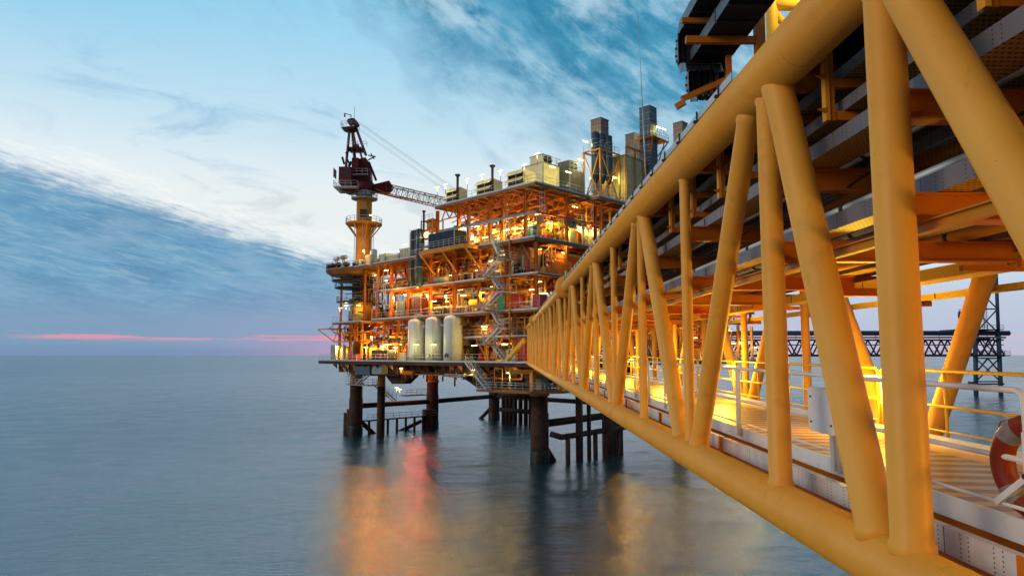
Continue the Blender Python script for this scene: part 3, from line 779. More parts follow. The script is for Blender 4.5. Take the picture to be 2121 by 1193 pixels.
def cols(t_, z0, z1, us, vs, w_=.42, mat='ochre', name='column'):
    for u in us:
        for v in vs:
            mb = MB(); mb.ibeam((v, u, z0), (v, u, z1), w_, w_, .06, (0, 1, 0)); mb.bar((v, u, z0), (v, u, z0+.08), w_*1.5, w_*1.5, (0, 1, 0)); mb.build(name, M[mat], t_)
def piping(t_, z0, z1, u0, u1, v0, v1, n, seed, mats=('ochre', 'orange', 'yellow', 'galv', 'grey', 'cream', 'brightred', 'rust')):
    r_ = random.Random(seed)
    for k in range(n):
        mt = M[r_.choice(mats)]; rad = r_.choice((.06, .08, .1, .13, .17, .22)); v = r_.uniform(v0, v1); kd = r_.random()
        mb = MB()
        if kd < .38:
            a = r_.uniform(u0, u1-2); b_ = min(u1, a + r_.uniform(3, 12)); z = r_.uniform(z0+.3, z1-.5); dz_ = r_.choice((-1, 1))*r_.uniform(.6, 2)
            z_ = max(z0+.1, min(z1-.2, z+dz_))
            mb.tube([(v, a, z_), (v, a, z), (v, b_, z), (v+1.2, b_, z)], rad, 8)
            mb.lathe((v, (a+b_)/2, z), [(rad*1.8, -.09), (rad*1.8, .09)], 8, (0, 1, 0)); nm = 'pipe'
        elif kd < .62:
            u = r_.uniform(u0, u1); mb.tube([(v, u, z0), (v, u, z1-r_.random()*1.5), (v+1.5, u, z1-r_.random())], rad, 8); nm = 'riser_pipe'
            mb.lathe((v, u, z0+1.2), [(rad*2, -.08), (rad*2, .08)], 8)
        elif kd < .72:
            u = r_.uniform(u0, u1-1); h = r_.uniform(.8, 2.4); wd = r_.uniform(.6, 2.0); dp = r_.uniform(.6, 1.6)
            mb.box(v, v+dp, u, u+wd, z0+.12, z0+.12+h); mb.box(v-.05, v+dp+.05, u-.05, u+wd+.05, z0, z0+.12); nm = 'equipment_cabinet'
            mb.box(v-.03, v, u+wd*.15, u+wd*.85, z0+.12+h*.3, z0+.12+h*.85)
        elif kd < .82:
            u = r_.uniform(u0, u1); R_ = r_.uniform(.35, .8); h = r_.uniform(1.2, 2.8); b0 = z0+.5
            mb.lathe((v+R_, u, b0), [(R_*.3, -.28), (R_*.8, -.12), (R_, .05), (R_, h), (R_*.8, h+.2), (R_*.3, h+.32)], 14)
            for a_ in (0, 2.1, 4.2): mb.tube([(v+R_+R_*.8*math.cos(a_), u+R_*.8*math.sin(a_), z0), (v+R_+R_*.8*math.cos(a_), u+R_*.8*math.sin(a_), b0+.3)], .06, 5)
            nm = 'vessel'
        elif kd < .90:
            u = r_.uniform(u0, u1-3); R_ = r_.uniform(.3, .6); L_ = r_.uniform(1.8, 3.6); zz = z0+r_.uniform(.8, max(1.0, z1-z0-1.6))
            mb.lathe((v, u, zz), [(R_*.3, -.25), (R_*.8, -.12), (R_, 0), (R_, L_), (R_*.8, L_+.12), (R_*.3, L_+.25)], 14, (0, 1, 0))
            mb.bar((v, u+.4, zz-R_), (v, u+.4, z0), .2, .2, (0, 1, 0)); mb.bar((v, u+L_-.4, zz-R_), (v, u+L_-.4, z0), .2, .2, (0, 1, 0)); nm = 'drum'
        else:
            u = r_.uniform(u0, u1-3); z = r_.uniform(z0+1.8, z1-.4)
            mb.box(v, v+.5, u, u+r_.uniform(2, 6), z, z+.12); nm = 'cable_tray'
            mb.bar((v+.25, u+.3, z), (v+.25, u+.3, z1), .06, .06, (0, 1, 0))
        mb.build(nm, mt, t_)
def bracing(t_, z0, z1, ulist, v, mat='orange', r=.14, kind='x'):
    for k, (a, b_) in enumerate(zip(ulist, ulist[1:])):
        if kind == 'x':
            if k % 2: a, b_ = b_, a
            MB().tube([(v, a, z0), (v, b_, z1)], r, 8).build('brace', M[mat], t_)
        elif kind == 'k':
            m_ = (a+b_)/2
            MB().bar((v, a, z0), (v, m_, z1), r, r).build('brace', M[mat], t_); MB().bar((v, b_, z0), (v, m_, z1), r, r).build('brace', M[mat], t_)

# ---- decks (left face runs u=0..56, right face v=0..70)
UL = 55.5
d_main = deckmod('lowest broad platform deck carrying the three white tanks', ZM, -1.5, 34, -.5, UL+1.5, .7, girder='rust')
d_mid = deckmod('second platform deck, at half height, with the sodium lamps on its railing', Z2, 0, 30, -.5, 41, .45)
d_pipe = deckmod('narrow pipe gallery just above the tanks level, left of the stair tower', ZP, 1.2, 12, 2, 20, .35, True)
d_midl = deckmod('small overhanging left deck with two lamp posts above the pink horizon', Z2-.2, -.4, 10, 44, 54.2, .35)
d_gal = deckmod('third platform deck, dim gallery full of pipework below the container', Z3, .6, 24, 0, 40, .4)
d_up = deckmod('fourth platform deck supporting the dark container and the open hall', Z4, 0, 34, 0, 41, .6)
d_crane = deckmod('crane deck, the top left level that the crane column rises from', Z4-.1, -.6, 10, 42.5, 56.2, .7)
d_top = deckmod('topmost platform deck with hooded vents along its roof edge', Z5, -.4, 24, -.4, 22.3, .5, True, 'sr', 2.2)
d_right = deckmod('lowest deck on the far right side seen through the bridge', ZM, 34, 68, -.5, 20, .7, True, 'r')
d_right2 = deckmod('upper deck on the far right side seen through the bridge', Z2, 30, 62, -.5, 18, .5, True, 'r')

ucol = [.6, 6.6, 12.6, 18.6, 24.8, 31, 36, 40.5]
cols(d_main, ZM, Z2-.45, ucol, (2.4, 7.5), .45, 'ochre')
cols(d_main, ZM, Z2-.45, (46, 50, 54), (1.2, 7.5), .4, 'ochre')
cols(d_mid, Z2, Z3-.4, ucol, (.8, 7.5), .45, 'orange')
cols(d_gal, Z3, Z4-.6, ucol, (.8, 7.5), .45, 'orange')
cols(d_midl, Z2, Z4-.8, (45, 53.4), (1.0, 8), .35, 'orange')
cols(d_up, Z4, Z5-.5, [Uf(p, 20, .8) for p in (906, 950, 971, 1015, 1042, 1089)], (.8,), .45, 'orange')
cols(d_up, Z4, Z5-.5, (1, 8, 15, 21.6), (8, 15, 22), .45, 'orange')
for v in (13, 20, 27, 33): cols(d_main, ZM, Z2-.45, (.4,), (v,), .45, 'ochre'); cols(d_mid, Z2, Z3-.4, (.4,), (v,), .45, 'orange'); cols(d_gal, Z3, Z4-.6, (.4,), (v,), .45, 'orange')
bracing(d_main, ZM, Z2-.5, ucol, 2.8, 'orange', .13); bracing(d_mid, Z2, Z3-.5, ucol, 7.5, 'orange', .13); bracing(d_gal, Z3, Z4-.6, ucol, 1.0, 'orange', .12, 'k')
# mid rail beam of the open hall and roof trusses
hb = Z4+3.6
MB().ibeam((.6, .4, hb), (.6, 22.4, hb), .25, .4, .05).build('tie_beam', M['grey'], d_up)
MB().ibeam((.6, .4, hb), (20, .4, hb), .25, .3, .05).build('tie_beam', M['orange'], d_up)
for v in (.8, 4.5, 8, 12, 16):
    us = [.4, 3.2, 6.0, 8.8, 11.6, 14.4, 17.2, 20.0, 22]
    bracing(d_top, Z5-2.2, Z5-.6, us, v, 'orange', .14, 'k')
    MB().bar((v, .4, Z5-2.2), (v, 22, Z5-2.2), .16, .16).build('lower_chord', M['orange'], d_top)
for k in range(14):
    a = rnd.uniform(1, 20); v = rnd.uniform(1.5, 14); L_ = rnd.uniform(3, 7)
    MB().bar((v, a, Z5-.9-rnd.random()), (v+rnd.uniform(-3, 3), a+L_*rnd.choice((-1, 1)), Z5-2.4-rnd.random()), .13, .13).build('brace', M['orange'], d_top)
# knee braces of the roof
for p in (950, 1042, 1089):
    u = Uf(p, 22, .8)
    for s_ in (-1, 1): MB().bar((.8, u, Z5-2.8), (.8, u+1.7*s_, Z5-.55), .16, .16).build('knee_brace', M['orange'], d_up)
# pipework per deck
piping(d_main, ZM, Z2-.5, 1, 24, 3.2, 9, 85, 1)
piping(d_main, ZM, Z2-.5, 30, 53, 1.2, 8, 85, 2)
piping(d_main, ZM, Z2-.5, 20, 40, 6, 10, 30, 9)
piping(d_pipe, ZP, Z2-.5, 2, 19, 1.6, 5, 50, 12)
piping(d_mid, Z2, Z3-.4, 1, 40, 1.6, 8, 165, 3)
piping(d_gal, Z3, Z4-.6, 1, 40, 1.4, 8, 165, 4)
piping(d_up, Z4, Z4+3.4, 1, 22, 2.5, 9, 130, 5, ('ochre', 'yellow', 'galv', 'cream', 'yellow', 'orange'))
piping(d_up, Z4+3.4, Z5-1, 1, 22, 3, 12, 45, 6, ('orange', 'orange', 'ochre', 'rust'))
piping(d_midl, Z2, Z4-1, 45, 53, 2, 8, 60, 7, ('orange', 'ochre', 'rust', 'grey', 'dark'))
piping(d_crane, Z4, Z4+1.6, 43, 48, .5, 5, 22, 8, ('cream', 'yellow', 'galv', 'grey'))
def piping_r(t_, z0, z1, v0, v1, u0, u1, n, seed):
    r_ = random.Random(seed)
    for k in range(n):
        mt = M[r_.choice(('ochre', 'orange', 'yellow', 'galv', 'cream', 'rust', 'brightred'))]; rad = r_.choice((.07, .1, .14, .2)); u = r_.uniform(u0, u1); mb = MB()
        if r_.random() < .5:
            a = r_.uniform(v0, v1-2); z = r_.uniform(z0+.3, z1-.3); mb.tube([(a, u, z), (min(v1, a+r_.uniform(3, 10)), u, z), (min(v1, a+r_.uniform(3, 10)), u, max(z0, z-1.3))], rad, 7); nm = 'pipe'
        elif r_.random() < .6:
            a = r_.uniform(v0, v1); mb.tube([(a, u, z0), (a, u, z1)], rad, 7); nm = 'riser_pipe'
        else:
            a = r_.uniform(v0, v1-1.5); h = r_.uniform(.8, 2.4); mb.box(a, a+r_.uniform(.6, 2), u, u+1, z0+.1, z0+h); mb.box(a-.1, a+.1, u-.1, u+1.1, z0, z0+h*.6); nm = 'equipment_cabinet'
        mb.build(nm, mt, t_)
piping_r(d_right, ZM, Z2-.5, 34, 67, .6, 7, 90, 21); piping_r(d_right2, Z2, Z2+5, 32, 60, .6, 6, 80, 22)
piping_r(d_up, Z4, Z4+5, 2, 30, 1, 5, 60, 23); piping_r(d_gal, Z3, Z4-.6, 1, 24, .8, 5, 50, 24); piping_r(d_mid, Z2, Z3-.4, 1, 28, .8, 5, 40, 25); piping_r(d_main, ZM, Z2-.5, 2, 32, .8, 5, 50, 26)
cols(d_right, ZM, Z2-.5, (.4,), (40, 47, 54, 61, 67), .45, 'ochre'); cols(d_right2, Z2, Z2+7, (.4,), (36, 43, 50, 57), .4, 'orange')
MB().ibeam((31, .4, Z2+7), (61, .4, Z2+7), .3, .5, .05).build('tie_beam', M['orange'], d_right2)

# ---- inner walls (modules and rooms behind the pipework)
def room(label, z0, z1, u0, u1, v0, v1, mat, name='equipment_room', doors=()):
    t_ = thing(name, label, 'room', PF, ((v0+v1)/2, (u0+u1)/2, z0))
    wl_ = MB().box(v0, v1, u0, u1, z0, z1).build('wall', M[mat], t_)
    MB().box(v0-.12, v1+.12, u0-.12, u1+.12, z1, z1+.12).build('roof', M['grey'], t_)
    for (u, w_, h, mt) in doors:
        MB().box(v0-.06, v0-.002, u, u+w_, z0+.05, z0+h).build('door', M[mt], t_, sub=wl_)
    return t_
room('dim wall block behind the left part of the lowest deck', ZM+.02, Z2-.7, 26, 52, 11, 14, 'panel_orange')
room('dim wall block behind the stair tower on the lowest deck', ZM+.02, Z2-.7, 1.5, 22, 10.5, 14, 'panel_orange')
room('yellow lit wall with a dark red door on the second deck', Z2+.02, Z3-1.0, Uf(1020, 9, 4.5), Uf(946, 9, 4.5), 4.5, 8, 'panel_cream', doors=((Uf(988, 8, 4.5), Uf(968, 8, 4.5)-Uf(988, 8, 4.5), 2.9, 'maroon'),))
room('cream wall block behind the sodium lamps on the second deck', Z2+.02, Z3-1.2, 22, 39, 9, 13, 'panel_orange')
room('long orange wall at the back of the third deck gallery', Z3+.02, Z4-1.0, 8, 39, 9.5, 12, 'panel_orange')
room('bright cream control room to the right of the open hall', Z4+.02, Z4+3.1, 2.2, 10, 12, 30, 'panel_cream', name='control_room')
room('cream cabin at the back of the open hall', Z4+.02, Z4+3.4, 2, 13, 10, 11.9, 'panel_cream')
room('long orange wall deep on the right side below the hall', Z3+.02, Z4-1.0, 4, 8, 3, 26, 'panel_orange')
room('red lit module on the far right low deck', ZM+.02, Z2-.8, 8, 12, 36, 66, 'panel_orange')

# ---- lighting fixtures
LAMPN = 0
def strip_lamp(p, label, group, power, color=WARM, w_=1.25, post=0.0, mat='lamp', out=.0, axis='u'):
    """strip light; p is a point in platform coordinates; post = height of its own pole"""
    v, u, z = p
    t_ = thing('strip_light', label, 'lamp', PF, (v, u, z-post))
    if group: t_['group'] = group
    hw = w_/2
    a = (0, hw, 0) if axis == 'u' else (hw, 0, 0)
    A = Vector(a)
    P_ = Vector(p)
    hs_ = MB().bar(P_-A+Vector((0, 0, .06)), P_+A+Vector((0, 0, .06)), .22, .07).build('housing', M['galv'], t_)
    MB().bar(P_-A*.94, P_+A*.94, .12, .06).build('tube', M[mat], t_, sub=hs_)
    if post: MB().tube([(v, u, z-post), (v, u, z)], .05, 6).build('pole', M['galv'], t_)
    if power: light('lamp_light', PF, (v-.25-out if axis == 'u' else v, u if axis == 'u' else u-.25, z-.45), power*.42, color, t_, .15)
    return t_
ORD = ['first', 'second', 'third', 'fourth', 'fifth', 'sixth', 'seventh', 'eighth', 'ninth', 'tenth', 'eleventh', 'twelfth', 'thirteenth', 'fourteenth', 'fifteenth', 'sixteenth', 'seventeenth', 'eighteenth', 'nineteenth', 'twentieth', 'last but one', 'last']
def lampset(desc, group, pts, v, power, color=WARM, post=0.0, face='F', w_=1.25, mat='lamp', out=0.0):
    pts = sorted(pts)
    for k, (px_, py_) in enumerate(pts):
        vv = v[k] if isinstance(v, (list, tuple)) else v
        p = Fp(px_, py_, vv) if face == 'F' else Gp(px_, py_, vv)
        strip_lamp(p, ('%s from left of the %s' % (ORD[k], desc) if len(pts) > 1 else desc), group, power, color, w_, post, mat, out, axis='u' if face == 'F' else 'v')
lampset('pole strip lights on the lowest deck', 'strip lights on the lowest deck',
        [(700, 717), (710, 724), (758, 719), (775, 722), (793, 718), (803, 714), (819, 720), (827, 714)], [1.2, 2.0, 1.0, 2.5, 1.2, 2.2, 1.4, 3.0], 620, WARM, 2.0)
lampset('strip lights near the stair foot and right of the tanks', 'strip lights beside the stair foot', [(982, 716), (1003, 677), (1045, 713), (878, 655), (1062, 724)], [2.0, -.4, 1.2, 1.6, 3.0], 600, WARM, 0)
lampset('strip lights along the second deck', 'strip lights on the second deck',
        [(743, 632), (800, 582), (866, 594), (899, 624), (924, 625), (960, 612), (998, 606), (1058, 638), (1103, 600), (1127, 608), (840, 610)], [1.5, 2.5, 1.6, .8, .8, 2.2, .2, 1.0, 2.4, 1.2, 2.6], 700, WARM, 0)
lampset('strip lights inside the third deck gallery', 'strip lights in the gallery', [(1016, 541), (1041, 543), (1071, 546), (1051, 566), (800, 560), (936, 570), (990, 560)], [.4, 2, 2.2, 1.2, 4.5, 5, 3.5], 420, WARM, 0)
lampset('strip lights inside the open hall under the roof', 'strip lights in the open hall',
        [(979, 496), (962, 468), (1022, 476), (1049, 477), (1057, 496), (1066, 473), (1076, 480), (1108, 462), (1113, 475), (1005, 492), (1090, 455)], [1.2, 2.4, .6, 3.2, .5, 4.5, 2.0, 4.0, 2.6, 4.2, 7.0], 620, PALE, 0)
lampset('strip lights along the right face of the open hall', 'strip lights right of the open hall',
        [(1138, 463), (1174, 471), (1191, 429), (1203, 473), (1212, 477), (1232, 474), (1160, 500)], [1.0, 1.0, 2.0, 3.0, 2.0, 2.5, 2.0], 700, PALE, 0, 'G')
lampset('lamp posts lining the roof edge', 'lamp posts on the roof edge',
        [(906, 388), (923, 382), (968, 371), (999, 362), (1037, 353), (1086, 341), (1113, 318)], .3, 170, PALE, 1.7, w_=1.2, mat='lamp_white')
lampset('strip lights among the exhaust stacks', 'strip lights among the stacks',
        [(1144, 346), (1177, 357), (1226, 371), (1273, 368), (1297, 362), (1333, 359), (1203, 331), (1212, 293), (1352, 260), (1375, 268), (1310, 380), (1270, 380)], [1.0, 1.5, 3, 5, 6, 6, 1.5, 6, 6, 5, 4, 4], 900, PALE, 0, 'G')
lampset('two lamp posts at the far left tip', 'lamp posts at the left tip', [(705, 638), (717, 633)], [1.0, 3.0], 320, PALE, 2.0)
lampset('strip lights on the crane deck', 'strip lights on the crane deck', [(838, 507), (828, 520)], [1.6, 2.2], 350, PALE, 0)
lampset('strip lights on the low walkway below the decks', 'strip lights on the low walkway', [(822, 803), (828, 806)], [14, 16], 160, PALE, 1.6)
lampset('strip lights under the lowest deck', 'strip lights under the lowest deck', [(744, 753)], [3.0], 200, WARM, 0)
lampset('pole lamps in front of the white tanks', 'pole lamps before the tanks', [(862, 714), (898, 714)], -1.4, 420, PALE, 1.9, out=1.0)
def add_streak_spot(t_, p, power, col):  # second spot added to a strip light, for golden streaks in the water
    l = bpy.data.lights.new('sea_streak_spot', 'SPOT'); l.energy = power; l.color = (1, .48, .04); l.shadow_soft_size = .25; l.spot_size = R(172); l.spot_blend = 1.0
    o = bpy.data.objects.new('sea_streak_spot', l); COL.objects.link(o); o.parent = t_; o.location = (-.35, 0, -.2)
    tgt = PF.l(Vector((0, 20, 0))) - Vector(p); o.rotation_euler = (-tgt).to_track_quat('Z', 'Y').to_euler()
def flood(p, label, power, col=SOD, beam=0):
    t_ = thing('floodlight', label, 'lamp', PF, p, 'sodium floodlights')
    v, u, z = p
    MB().lathe(p, [(.16, -.05), (.24, .0), (.2, .12), (.08, .2)], 12, (1, 0, 0)).build('reflector', M['grey'], t_)
    MB().lathe((v-.07, u, z), [(.14, -.07), (.2, -.03), (.2, .0)], 12, (1, 0, 0)).build('bulb', M['lamp_sodium'], t_)
    MB().tube([(v+.1, u, z-1.2), (v+.1, u, z)], .05, 6).build('stem', M['galv'], t_)
    light('lamp_light', PF, (v-.55, u, z), power*.5, col, t_, .2)
    if beam:  # extra spot toward the sea, added to strengthen the orange streak in the water
        l = bpy.data.lights.new('sea_streak_spot', 'SPOT'); l.energy = beam; l.color = (1, .22, .012) if col[1] > .2 else (1, .12, .03); l.shadow_soft_size = .25; l.spot_size = R(172); l.spot_blend = 1.0
        o = bpy.data.objects.new('sea_streak_spot', l); COL.objects.link(o); o.parent = t_; o.location = (-.35, 0, 0)
        tgt = PF.l(Vector((0, 20, 0))) - Vector(p); o.rotation_euler = (-tgt).to_track_quat('Z', 'Y').to_euler()
flood(Fp(816, 617, -.3), 'brightest orange floodlight, on the railing of the second deck', 2600)
flood(Fp(886, 613, .6), 'orange floodlight above the middle white tank, left of a similar one', 1400)
flood(Fp(924, 614, .6), 'orange floodlight above the rightmost white tank', 1400)
flood(Fp(770, 699, .2), 'orange floodlight low on the left above the lowest deck', 2400, beam=3200)
flood(Fp(754, 520, 1.0), 'orange floodlight at the foot of the crane column', 1500)
flood(Fp(864, 771, 18.6), 'small red orange lamp beside the middle leg below the deck', 1500, (1, .16, .04), beam=2600)
strip_lamp(Fp(768, 446, 1.2), 'strip light half way up the crane column', None, 500, WARM, w_=.8)
flood(Gp(1537, 710, .2), 'orange floodlight on the far right seen through the bridge', 2200, WARM)
lampset('strip lights on the far right decks seen through the bridge', 'strip lights on the far right', [(1515, 711), (1545, 711), (1500, 717), (1538, 667), (1485, 690), (1470, 735), (1440, 700), (1400, 680), (1380, 730), (1565, 720)], 1.0, 800, WARM, 0, 'G')
# deep lamps that light the interior of every level from the ceiling
k = 0
for z_, us, vs, pw_, cl in ((Z2-.8, (4, 12, 34, 44, 50), (5,), 900, SOD), (Z3-.8, (4, 14, 22, 30, 37), (5,), 1000, SOD), (Z4-1.0, (4, 12, 20, 28, 36), (5,), 900, SOD), (Z5-3.0, (5, 12, 19), (6,), 1100, SOD), (Z4+3.2, (3, 9, 15, 21), (7,), 800, WARM), (Z4-1.4, (46, 52), (4,), 350, SOD)):
    for u in us:
        for v in vs:
            strip_lamp((v, u, z_), 'ceiling strip light deep inside the pipework, one of many alike', 'ceiling strip lights deep inside the decks', pw_*.55, cl); k += 1
for z_, vs, pw_ in ((Z2-.8, (12, 22, 42, 52, 62), 900), (Z3-.8, (12, 22), 800), (Z4-1, (10, 20), 500), (Z5-3, (9, 16), 1100), (Z2+4.5, (38, 46, 54), 900)):
    for v in vs: strip_lamp((v, 3.5, z_), 'ceiling strip light deep inside the pipework, one of many alike', 'ceiling strip lights deep inside the decks', pw_*.7, SOD, axis='v')

# ---- three white tanks
for k, (a, b_, yt, lab) in enumerate(((847, 884, 660, 'left white vertical tank, partly hidden by the middle one'), (883, 921, 656, 'middle white vertical tank of the three'), (921, 960, 653, 'right white vertical tank, nearest, with a small round hatch'))):
    v = .35; zc = ZM+4; cx_ = (a+b_)/2
    u = Uf(cx_, zc, v+.2); pt = Fp(cx_, yt, v)
    dpt = (PO + VV*v + UU*u).y; R_ = (b_-a)/2*dpt/FPX
    h = pt[2]-ZM
    t_ = thing('storage_tank', lab, 'tank', PF, (v, u, ZM), 'white tanks on the lowest deck')
    MB().lathe((v, u, ZM), [(R_*.93, .02), (R_*.93, .28), (R_, .34), (R_, h-R_*.52), (R_*.97, h-R_*.36), (R_*.86, h-R_*.2), (R_*.66, h-R_*.08), (R_*.35, h-.02), (.05, h)], 48).build('shell', M['tank'], t_)
    for q in (.22, .44, .66, .86): MB().lathe((v, u, ZM+h*q*.95), [(R_, -.02), (R_+.012, 0), (R_, .02)], 48).build('weld_seam', M['tank'], t_)
    mb = MB(); mb.lathe((v-R_*.72, u+R_*.72, ZM+h*.78), [(.18, 0), (.18, .32), (.24, .32), (.24, .4)], 14, (-q7, q7, 0)); mb.build('nozzle', M['tank'], t_)
    mb = MB(); mb.lathe((v-R_*.98, u-R_*.2, ZM+.95), [(.34, 0), (.34, .16), (.26, .17), (.26, .10)], 20, (-1, -.2, 0)); mb.build('hatch', M['dark'] if k == 2 else M['tank'], t_)
    mb = MB()
    for s_ in (-.2, .2): mb.tube([(v-R_*.62-.25, u-R_*.72-.1+s_, ZM), (v-R_*.62-.25, u-R_*.72-.1+s_, ZM+h+.3)], .035, 5)
    mb.build('ladder', M['galv'], t_)
    mb = MB(); mb.tube([(v-.4, u, ZM+h-.2), (v-.4, u, ZM+h+.7), (v+.8, u-.6, ZM+h+.7)], .09, 8); mb.build('vent_pipe', M['galv'], t_)
    mb = MB(); mb.rail([(v+.7, u-R_, ZM+h*.8), (v+.7, u-R_-.9, ZM+h*.8)], .9, .03, .9); mb.box(v, v+1, u-R_-.9, u-R_, ZM+h*.8-.1, ZM+h*.8); mb.build('service_step', M['ochre'], t_)

# ---- containers and cabinets
def cabinet(px0, px1, pyt, pyb, v, dv, mat, name, label, cat, panelm=None, z0=None, extra='grey'):
    a = Fp(px0, (pyt+pyb)/2, v); b_ = Fp(px1, (pyt+pyb)/2, v); zt = Fp((px0+px1)/2, pyt, v)[2]; zb = z0 if z0 is not None else Fp((px0+px1)/2, pyb, v)[2]
    u0, u1 = min(a[1], b_[1]), max(a[1], b_[1])
    t_ = thing(name, label, cat, PF, (v+dv/2, (u0+u1)/2, zb))
    MB().box(v, v+dv, u0, u1, zb+.08, zt).build('body', M[mat], t_)
    MB().box(v+.08, v+dv-.08, u0+.08, u1-.08, zb, zb+.08).build('plinth', M['dark'], t_)
    mb = MB()
    for vv in (v-.03, v+dv+.03):
        for uu in (u0, u1): mb.bar((vv, uu, zb), (vv, uu, zt+.03), .1, .1, (0, 1, 0))
    for uu in (u0, u1): mb.bar((v, uu, zt), (v+dv, uu, zt), .1, .1)
    mb.build('corner_frame', M[extra], t_)
    n = max(1, int((u1-u0)/1.3)); w_ = (u1-u0)/n
    for k in range(n): MB().box(v-.025, v-.002, u0+w_*(k+.12), u0+w_*(k+.88), zb+.25, zt-.2).build('panel', M[mat], t_)
    return t_
# balcony under the dark container
bl = thing('container_balcony', 'jutting steel balcony under the dark blue container', 'balcony', PF, (-1, 18, Z4))
ub0, ub1 = Uf(962, Z4, -3), Uf(868, Z4, -3)
MB().box(-3, 0, ub0, ub1, Z4-.08, Z4-.001).build('deck_plate', M['plate'], bl)
MB().bar((-3, ub0, Z4-.35), (-3, ub1, Z4-.35), .2, .6).build('edge_girder', M['ochre'], bl)
for u in (ub0+.1, (ub0+ub1)/2, ub1-.1):
    MB().bar((-3, u, Z4-.35), (0, u, Z4-.35), .2, .55).build('beam', M['ochre'], bl); MB().bar((-2.8, u, Z4-.6), (.2, u, Z4-3.6), .2, .2).build('strut', M['ochre'], bl)
MB().rail([(0, ub0, Z4), (-2.95, ub0, Z4), (-2.95, ub1, Z4), (0, ub1, Z4)], 1.1, .035, 1.3, (.35, .68)).build('railing', M['galv'], bl)
cabinet(888, 941, 481, 516, -1.6, 2.4, 'navy_box', 'shipping_container', 'dark navy corrugated container behind the balcony railing', 'container', z0=Z4+.02)
cabinet(1096, 1104, 464, 496, 3.0, 1.0, 'teal', 'cabinet', 'tall teal cabinet inside the open hall', 'cabinet', z0=Z4+.02)
cabinet(1060, 1082, 486, 500, 1.8, 1.4, 'brightred', 'equipment_skid', 'bright red skid on the open hall floor', 'machine', z0=Z4+.02)
cabinet(975, 995, 504, 512, 1.8, 1.4, 'maroon', 'equipment_skid', 'dark red low skid right of the navy container', 'machine', z0=Z4+.02)
cabinet(1031, 1047, 612, 640, 1.4, 1.6, 'green', 'container', 'green container behind the zigzag stairs', 'container', z0=Z2+.02)
cabinet(1104, 1118, 610, 636, .6, 1.4, 'brightred', 'cabinet', 'bright red cabinet beside the end of the bridge', 'cabinet', z0=Z2+.02)
cabinet(1056, 1076, 610, 637, 2.2, 1.2, 'brightred', 'fire_equipment_rack', 'red rack of equipment right of the green container', 'rack', z0=Z2+.02)
cabinet(838, 872, 619, 645, .9, 2.4, 'maroon', 'machine_module', 'dark maroon module behind the railing left of the sodium lamps', 'machine', z0=Z2+.02)
cabinet(822, 838, 624, 646, .8, 1.8, 'panel_blue', 'cabinet', 'blue grey cabinet on the second deck by the bright floodlight', 'cabinet', z0=Z2+.02)
cabinet(770, 803, 725, 742, .2, 2.0, 'dark', 'machine_module', 'low dark machine on the lowest deck left of the tanks', 'machine', z0=ZM+.02)
cabinet(722, 738, 734, 742, .2, 1.0, 'brightred', 'pump_unit', 'low red pump unit near the left tip of the lowest deck', 'pump', z0=ZM+.02)
cabinet(686, 695, 715, 742, 1.0, 2.0, 'grey', 'cabinet', 'tall grey cabinet at the left tip of the lowest deck', 'cabinet', z0=ZM+.02)
cabinet(704, 732, 718, 743, 2.2, 2.0, 'panel_cream', 'equipment_hut', 'yellow lit hut at the left end of the lowest deck', 'hut', z0=ZM+.02)
cabinet(786, 798, 526, 542, .4, 1.5, 'cream', 'cabinet', 'cream cabinet on the crane deck beside the column', 'cabinet', z0=Z4)
cabinet(798, 826, 528, 541, .6, 2.0, 'cream', 'equipment_hut', 'long low cream box on the crane deck', 'box', z0=Z4)
cabinet(828, 853, 514, 538, .6, 2.0, 'panel_cream', 'equipment_hut', 'yellow lit panelled box left of the dark upright vessels', 'box', z0=Z4)
cabinet(1052, 1068, 722, 744, .2, .8, 'white', 'cabinet', 'white cabinet between red pipes by the bridge end', 'cabinet', z0=ZM+.02)
cabinet(1068, 1086, 700, 745, .6, 1.0, 'brightred', 'fire_equipment_rack', 'tall red rack on the lowest deck by the bridge end', 'rack', z0=ZM+.02)
# tall dark vessels left of the container
for k, (cx_, yt, r_, mt, lab) in enumerate(((861, 477, .95, 'dark', 'tall black upright vessel left of the navy container'), (869, 474, .62, 'bluegrey', 'slim blue grey upright vessel beside the black one'))):
    p = Fp(cx_, yt, 1.2 if k == 0 else .2)
    t_ = thing('process_vessel', lab, 'vessel', PF, (p[0], p[1], Z4-4))
    MB().lathe((p[0], p[1], 0), [(r_*.5, Z4-5.3), (r_, Z4-4.6), (r_, p[2]-.5), (r_*.85, p[2]-.15), (r_*.4, p[2])], 24).build('shell', M[mt], t_)
    mb = MB(); 
    for z_ in (Z4-2, Z4+1, Z4+3): mb.lathe((p[0], p[1], z_), [(r_, -.05), (r_+.07, -.05), (r_+.07, .05), (r_, .05)], 24)
    mb.build('stiffener', M['galv'], t_)
    mb = MB()
    for s_ in (-.2, .2): mb.tube([(p[0]-r_-.2, p[1]+s_, Z4-4), (p[0]-r_-.2, p[1]+s_, p[2])], .03, 4)
    mb.build('ladder', M['galv'], t_)
